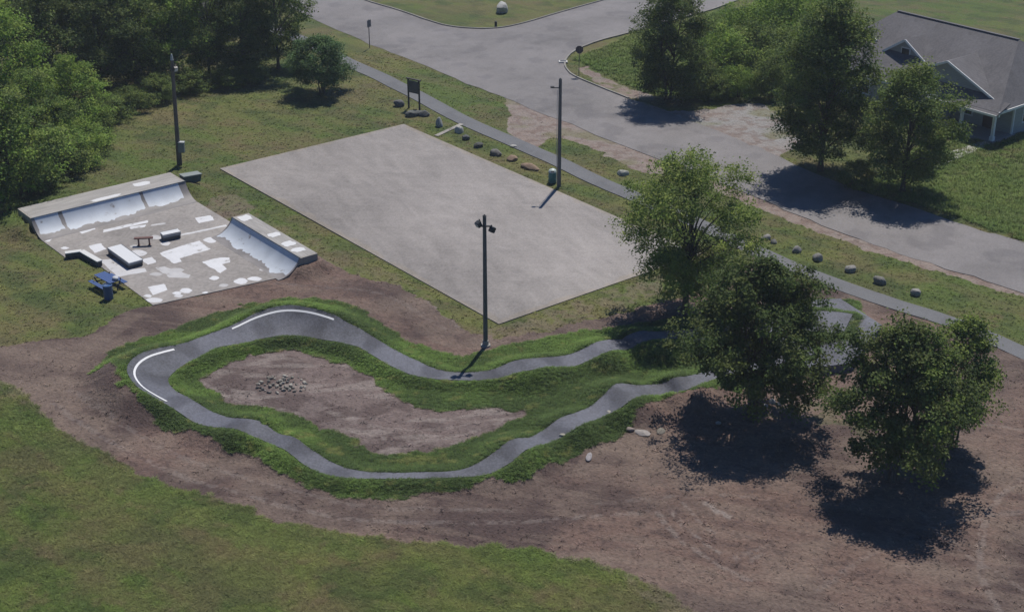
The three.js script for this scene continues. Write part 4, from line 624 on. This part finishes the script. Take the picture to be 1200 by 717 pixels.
boulder('boulder', 'dark grey boulder on the lawn next to the notice board', 'boulder', 467, 124, 1.05, .72, .9, [.17, .17, .18]);
boulder('boulder', 'wide dark boulder under the notice board', 'boulder', 486, 135, 1.9, .62, 1, [.13, .14, .14], undefined, .5);
boulder('boulder', 'second dark boulder under the notice board, smaller and rounder', 'boulder', 497, 135.5, 1.1, .6, .9, [.12, .125, .13]);
boulder('boulder', 'upright pale boulder between the notice board and the concrete strip', 'boulder', 515, 148, .72, .85, .7, [.42, .43, .42]);
boulder('boulder', 'whitest small boulder at the end of the concrete strip', 'boulder', 538, 155, .85, .6, .75, PALE);
boulder('boulder', 'small dark boulder beside the white one near the rink edge', 'boulder', 545.5, 163, .7, .5, .7, DKG);
boulder('boulder', 'low blackish boulder in the grass between rink and footpath', 'boulder', 561, 172, .95, .45, .8, [.09, .095, .09]);
boulder('boulder', 'dark slate boulder next to the brown stones by the rink', 'boulder', 581, 181.5, 1.05, .62, .85, [.17, .165, .16]);
boulder('boulder', 'brown sandstone block on the worn earth by the rink', 'boulder', 600, 187, 1.05, .5, .9, BRN);
boulder('boulder', 'long flat brown stone slab on the worn earth near the litter bin', 'boulder', 622, 197, 1.9, .42, 1, [.31, .22, .16], undefined, -.7);
boulder('boulder', 'pale flat stone on the verge between footpath and road', 'boulder', 730, 204.5, 1.05, .42, .8, [.4, .41, .38], undefined, .1);
boulder('boulder', 'pale kerb stone lying on the footpath edge by the worn earth', 'boulder', 602, 172, .6, .25, .5, [.45, .44, .42]);
boulder('boulder', 'very large whitish boulder on the far grass corner across the road', 'boulder', 587.5, 14, 2.15, 1.35, 1.5, [.5, .5, .49]);
for (const [x, y, s] of [[898, 280, .9], [907.5, 284.5, .7], [934, 295, .95], [959, 305, 1.05], [997, 318, 1.1], [1031, 331.5, 1.2], [1074, 345, 1.1]]) boulder('boulder', 'grey boulder in the row along the grass verge beyond the footpath', 'boulder', x, y, .8 * s, .5 * s, .66 * s, sk % 2 ? GREYS : [.24, .235, .22], 'row of boulders on the verge');
{
  const r = rng(99), cols = [[.34, .32, .28], [.24, .225, .2], [.42, .4, .36], [.15, .145, .14]];
  for (let i = 0; i < 72; i++) { const a = r() * 6.283, k = Math.pow(r(), .6), [cx, cz] = gp(330, 451.5), x = cx + Math.cos(a) * k * 1.6, z = cz + Math.sin(a) * k * 1.15, s = .1 + r() * .14, m = mesh(numbered('stone'), SG[i % 6], stoneMat(cols[(r() * 4) | 0]), scene); m.scale.set(s * .62, s * .5, s * .5); m.position.set(x, groundY(x, z) + s * .18 + (1 - k) * .04, z); m.rotation.set(r() - .5, r() * 6, r() - .5); tag(m, 'loose field stone in the heap on the bare earth inside the track', 'stone', 'stones heaped inside the pump track'); }
  const slab = (px, py, w, d, h, c, l) => boulder('rubble_slab', l, 'rubble', px, py, w, h, d, c);
  slab(753, 508, 1.0, .6, .18, [.36, .33, .32], 'large flat pale slab of rubble at the foot of the bank'); slab(775, 506, .7, .5, .16, [.25, .23, .2], 'small tan slab of rubble beside the large pale one'); slab(738, 505, .55, .4, .15, [.3, .25, .23], 'pinkish scrap of rubble at the bank side of the pale slab');
  slab(690, 536, .95, .35, .16, [.33, .31, .33], 'narrow whitish piece of rubble on the dark earth below the bank'); slab(659, 517, .35, .28, .16, [.45, .42, .36], 'small pale stone at the outer edge of the near track lane'); slab(713.5, 491.5, .35, .25, .15, [.42, .4, .35], 'pale stone on the track edge just above the rubble');
  for (const [x, y, s] of [[842, 497, .35], [905, 472, .5], [913, 475, .35], [898, 476, .3], [925, 470, .4]]) boulder('rubble_piece', 'pale lump of rubble on the ground under the dark broad tree', 'rubble', x, y, s, s * .5, s * .8, [.42, .4, .38], 'rubble under the broad tree');
}
// ---------------------------------------------------------------- the house across the road
{
  const [kx, kz] = gp(1164, 167), o = thing('house', 'grey house with hipped shingle roof, front gable and white porch posts', 'house', [kx, 0, kz], -.887);
  const shingle = makeTex(512, 512, (u, v, c) => { const row = Math.floor(v * 40), k = .75 + .5 * vnoise(u * 60 + row * 7.3, row * 3.7) * .6 + .35 * (fbm(u * 5, v * 5, 3) - .5) - (v * 40 - row < .12 ? .12 : 0); c[0] = .14 * k; c[1] = .136 * k; c[2] = .148 * k; });
  const roofMat = new THREE.MeshStandardMaterial({ map: tiled(shingle, 6), roughness: .95, side: THREE.DoubleSide });
  const siding = makeTex(64, 512, (u, v, c) => { const f = (v * 24) % 1, k = (f < .1 ? .72 : 1) * (.93 + .14 * vnoise(u * 9, v * 40)); c[0] = .33 * k; c[1] = .345 * k; c[2] = .345 * k; });
  const wallMat = new THREE.MeshStandardMaterial({ map: tiled(siding, 3.4), roughness: .8, side: THREE.DoubleSide }), trim = M(.7, .72, .74, .6), paneMat = M(.02, .025, .03, .12), floorMat = M(.3, .3, .3, .85);
  const tri = (list, parent, name, mat, thick = .12) => { // flat faces given as polygons of [x, y, z], thickened downwards
    const P = [], UVs = []; const push = (pts, flip) => { const n = new THREE.Vector3().subVectors(new THREE.Vector3(...pts[1]), new THREE.Vector3(...pts[0])).cross(new THREE.Vector3().subVectors(new THREE.Vector3(...pts[2]), new THREE.Vector3(...pts[0]))).normalize(); const side = Math.abs(n.x) > Math.abs(n.z); for (let i = 1; i < pts.length - 1; i++) for (const q of flip ? [pts[0], pts[i + 1], pts[i]] : [pts[0], pts[i], pts[i + 1]]) { P.push(...q); UVs.push(side ? q[2] : q[0], Math.abs(n.y) > .2 ? q[1] / .55 : q[1]); } };
    for (const pts of list) { push(pts); const low = pts.map(([x, y, z]) => [x, y - thick, z]); push(low, true); for (let i = 0; i < pts.length; i++) { const j = (i + 1) % pts.length; push([pts[i], low[i], low[j], pts[j]]); } }
    const g = new THREE.BufferGeometry(); g.setAttribute('position', new THREE.Float32BufferAttribute(P, 3)); g.setAttribute('uv', new THREE.Float32BufferAttribute(UVs, 2)); g.computeVertexNormals(); return mesh(name, g, mat, parent);
  };
  const wallBox = (w, h, d, x, y, z, name = 'wall') => { const g = box(w, h, d, x, y, z), p = g.attributes.position, uv = g.attributes.uv, n = g.attributes.normal; for (let i = 0; i < p.count; i++) uv.setXY(i, Math.abs(n.getX(i)) > .5 ? p.getZ(i) : p.getX(i), p.getY(i)); return mesh(name, g, wallMat, o); };
  wallBox(20, 3.2, 11.6, -10, 1.4, -8.4); wallBox(13.8, 3.1, 2.2, -13.2, 1.35, -1.55);
  const E0 = 2.9, RX = .5, LX = -20.9, FZ = .55, BZ = -15.2, RZ = -7.6, RH = 7, rr = -3.6, rl = -16.8;
  const roof = tri([[[LX, E0, FZ], [RX, E0, FZ], [rr, RH, RZ], [rl, RH, RZ]], [[RX, E0, FZ], [RX, E0, BZ], [rr, RH, RZ]], [[RX, E0, BZ], [LX, E0, BZ], [rl, RH, RZ], [rr, RH, RZ]], [[LX, E0, BZ], [LX, E0, FZ], [rl, RH, RZ]]], o, 'roof', roofMat);
  mesh('ridge_cap', box(rl - rr > 0 ? 1 : rr - rl, .07, .3, (rr + rl) / 2, RH + .02, RZ), roofMat, roof);
  const fascia = (a, b, w = .22) => { const A = new THREE.Vector3(...a), B = new THREE.Vector3(...b), L = A.distanceTo(B), g = new THREE.BoxGeometry(.08, w, L); g.lookAt(B.clone().sub(A)); return g.translate((a[0] + b[0]) / 2, (a[1] + b[1]) / 2 - w * .3, (a[2] + b[2]) / 2); };
  mesh('fascia', merge([fascia([LX, E0, FZ + .03], [-5.6, E0, FZ + .03]), fascia([RX + .03, E0, FZ], [RX + .03, E0, BZ])]), trim, o);
  function gable(name, cx, half, zf, base, top, zb) {
    const g = thing0(name, o), over = .35, wz = zf - .3, s = (top - base) / half;
    tri([[[cx - half - over, base - over * s, zf], [cx, top, zf], [cx, top, zb], [cx - half - over, base - over * s, zb + (top - base) * .9]]], g, 'roof_slope', roofMat); tri([[[cx, top, zf], [cx + half + over, base - over * s, zf], [cx + half + over, base - over * s, zb + (top - base) * .9], [cx, top, zb]]], g, 'roof_slope', roofMat);
    const sh = new THREE.Shape([[cx - half, base - .6], [cx + half, base - .6], [cx + half, base - .1], [cx, top - .14], [cx - half, base - .1]].map(([x, y]) => new THREE.Vector2(x, y))); mesh('gable_wall', new THREE.ExtrudeGeometry(sh, { depth: .15, bevelEnabled: false }).translate(0, 0, wz - .15), wallMat, g);
    mesh('rake_trim', merge([fascia([cx - half - over, base - over * s, zf + .04], [cx, top, zf + .04], .2), fascia([cx, top, zf + .04], [cx + half + over, base - over * s, zf + .04], .2)]), trim, g);
    return g;
  }
  function thing0(name, parent) { const g = new THREE.Group(); g.name = name; parent.add(g); return g; }
  gable('front_gable', -6, 5.4, -.75, 3.35, 5.75, -6.2);
  const d1 = gable('dormer', -12.1, 2.3, -2.7, 4.55, 6.05, -7.0), d2 = gable('dormer', -16.7, 1.6, -3.6, 4.4, 5.6, -6.6);
  for (const [g, x, y, z] of [[d1, -12.1, 4.75, -2.96], [d2, -16.7, 4.55, -3.86]]) { mesh('window_frame', box(1.0, 1.0, .06, x, y, z), trim, g); mesh('window_pane', box(.82, .82, .04, x, y, z + .03), paneMat, g); }
  mesh('dormer_base', merge([box(4.4, 1.4, 2.2, -12.1, 3.7, -4.2), box(3.1, 1.3, 2.2, -16.7, 3.6, -5.1)]), wallMat, o);
  // porch
  mesh('porch_floor', box(6.6, .3, 3.4, -3.1, .05, -1.3), floorMat, o);
  tri([[[-6.6, 2.72, .95], [.6, 2.72, .95], [.6, 3.45, -.9], [-6.6, 3.45, -.9]]], o, 'porch_roof', roofMat); mesh('porch_beam', box(6.9, .26, .2, -3.1, 2.5, .12), trim, o); mesh('porch_fascia', box(7.2, .2, .06, -3, 2.66, .99), trim, o);
  for (const x of [-.05, -3.3, -6.3]) { const p = mesh('porch_post', box(.24, 2.3, .24, x, 1.3, .12), trim, o); mesh('post_base', box(.36, .4, .36, x, .36, .12), trim, p); }
  const win = (x, y, z, w, h, ry) => { const g = thing0('window', o); g.position.set(x, y, z); g.rotation.y = ry; mesh('frame', merge([box(w + .24, .12, .08, 0, h / 2 + .06, .03), box(w + .24, .12, .08, 0, -h / 2 - .06, .03), box(.12, h, .08, -w / 2 - .06, 0, .03), box(.12, h, .08, w / 2 + .06, 0, .03), box(w, .05, .05, 0, 0, .025)]), trim, g); mesh('pane', box(w, h, .02, 0, 0, .01), paneMat, g); };
  win(.005, 1.7, -4.6, 1.0, 1.35, Math.PI / 2); win(.005, 1.7, -8.2, 1.3, 1.35, Math.PI / 2); win(-4.7, 1.6, -2.59, 1.2, 1.3, 0); win(-10, 1.6, -.44, 1.3, 1.3, 0); win(-14.5, 1.6, -.44, 1.3, 1.3, 0);
  const dr = mesh('door', box(.95, 2.05, .08, -2.4, 1.22, -2.56), M(.06, .03, .03, .5), o); mesh('handle', new THREE.SphereGeometry(.05, 8, 6).translate(-2.05, 1.2, -2.49), steelMat, dr);
  mesh('corner_board', box(.16, 2.9, .16, .01, 1.45, -2.66), trim, o);
}
{
  const p = atPx(252, 36), o = thing('garden_shed', 'small pale shed with a dark roof glimpsed behind the wood', 'shed', p, .5), w = M(.42, .44, .46, .8), rf = M(.09, .09, .1, .9);
  const sh = new THREE.Shape([[-2, 0], [2, 0], [2, 2.3], [0, 3.5], [-2, 2.3]].map(([a, b]) => new THREE.Vector2(a, b))); mesh('wall', new THREE.ExtrudeGeometry(sh, { depth: 5, bevelEnabled: false }).translate(0, 0, -2.5), w, o);
  for (const s of [-1, 1]) { const g = new THREE.BoxGeometry(2.6, .1, 5.5); g.rotateZ(-s * .54); mesh('roof_slope', g.translate(s * 1.06, 2.96, 0), rf, o); } mesh('door', box(.9, 1.9, .06, -.6, .95, 2.54), M(.1, .11, .12, .6), o);
}
renderer.render(scene, camera);
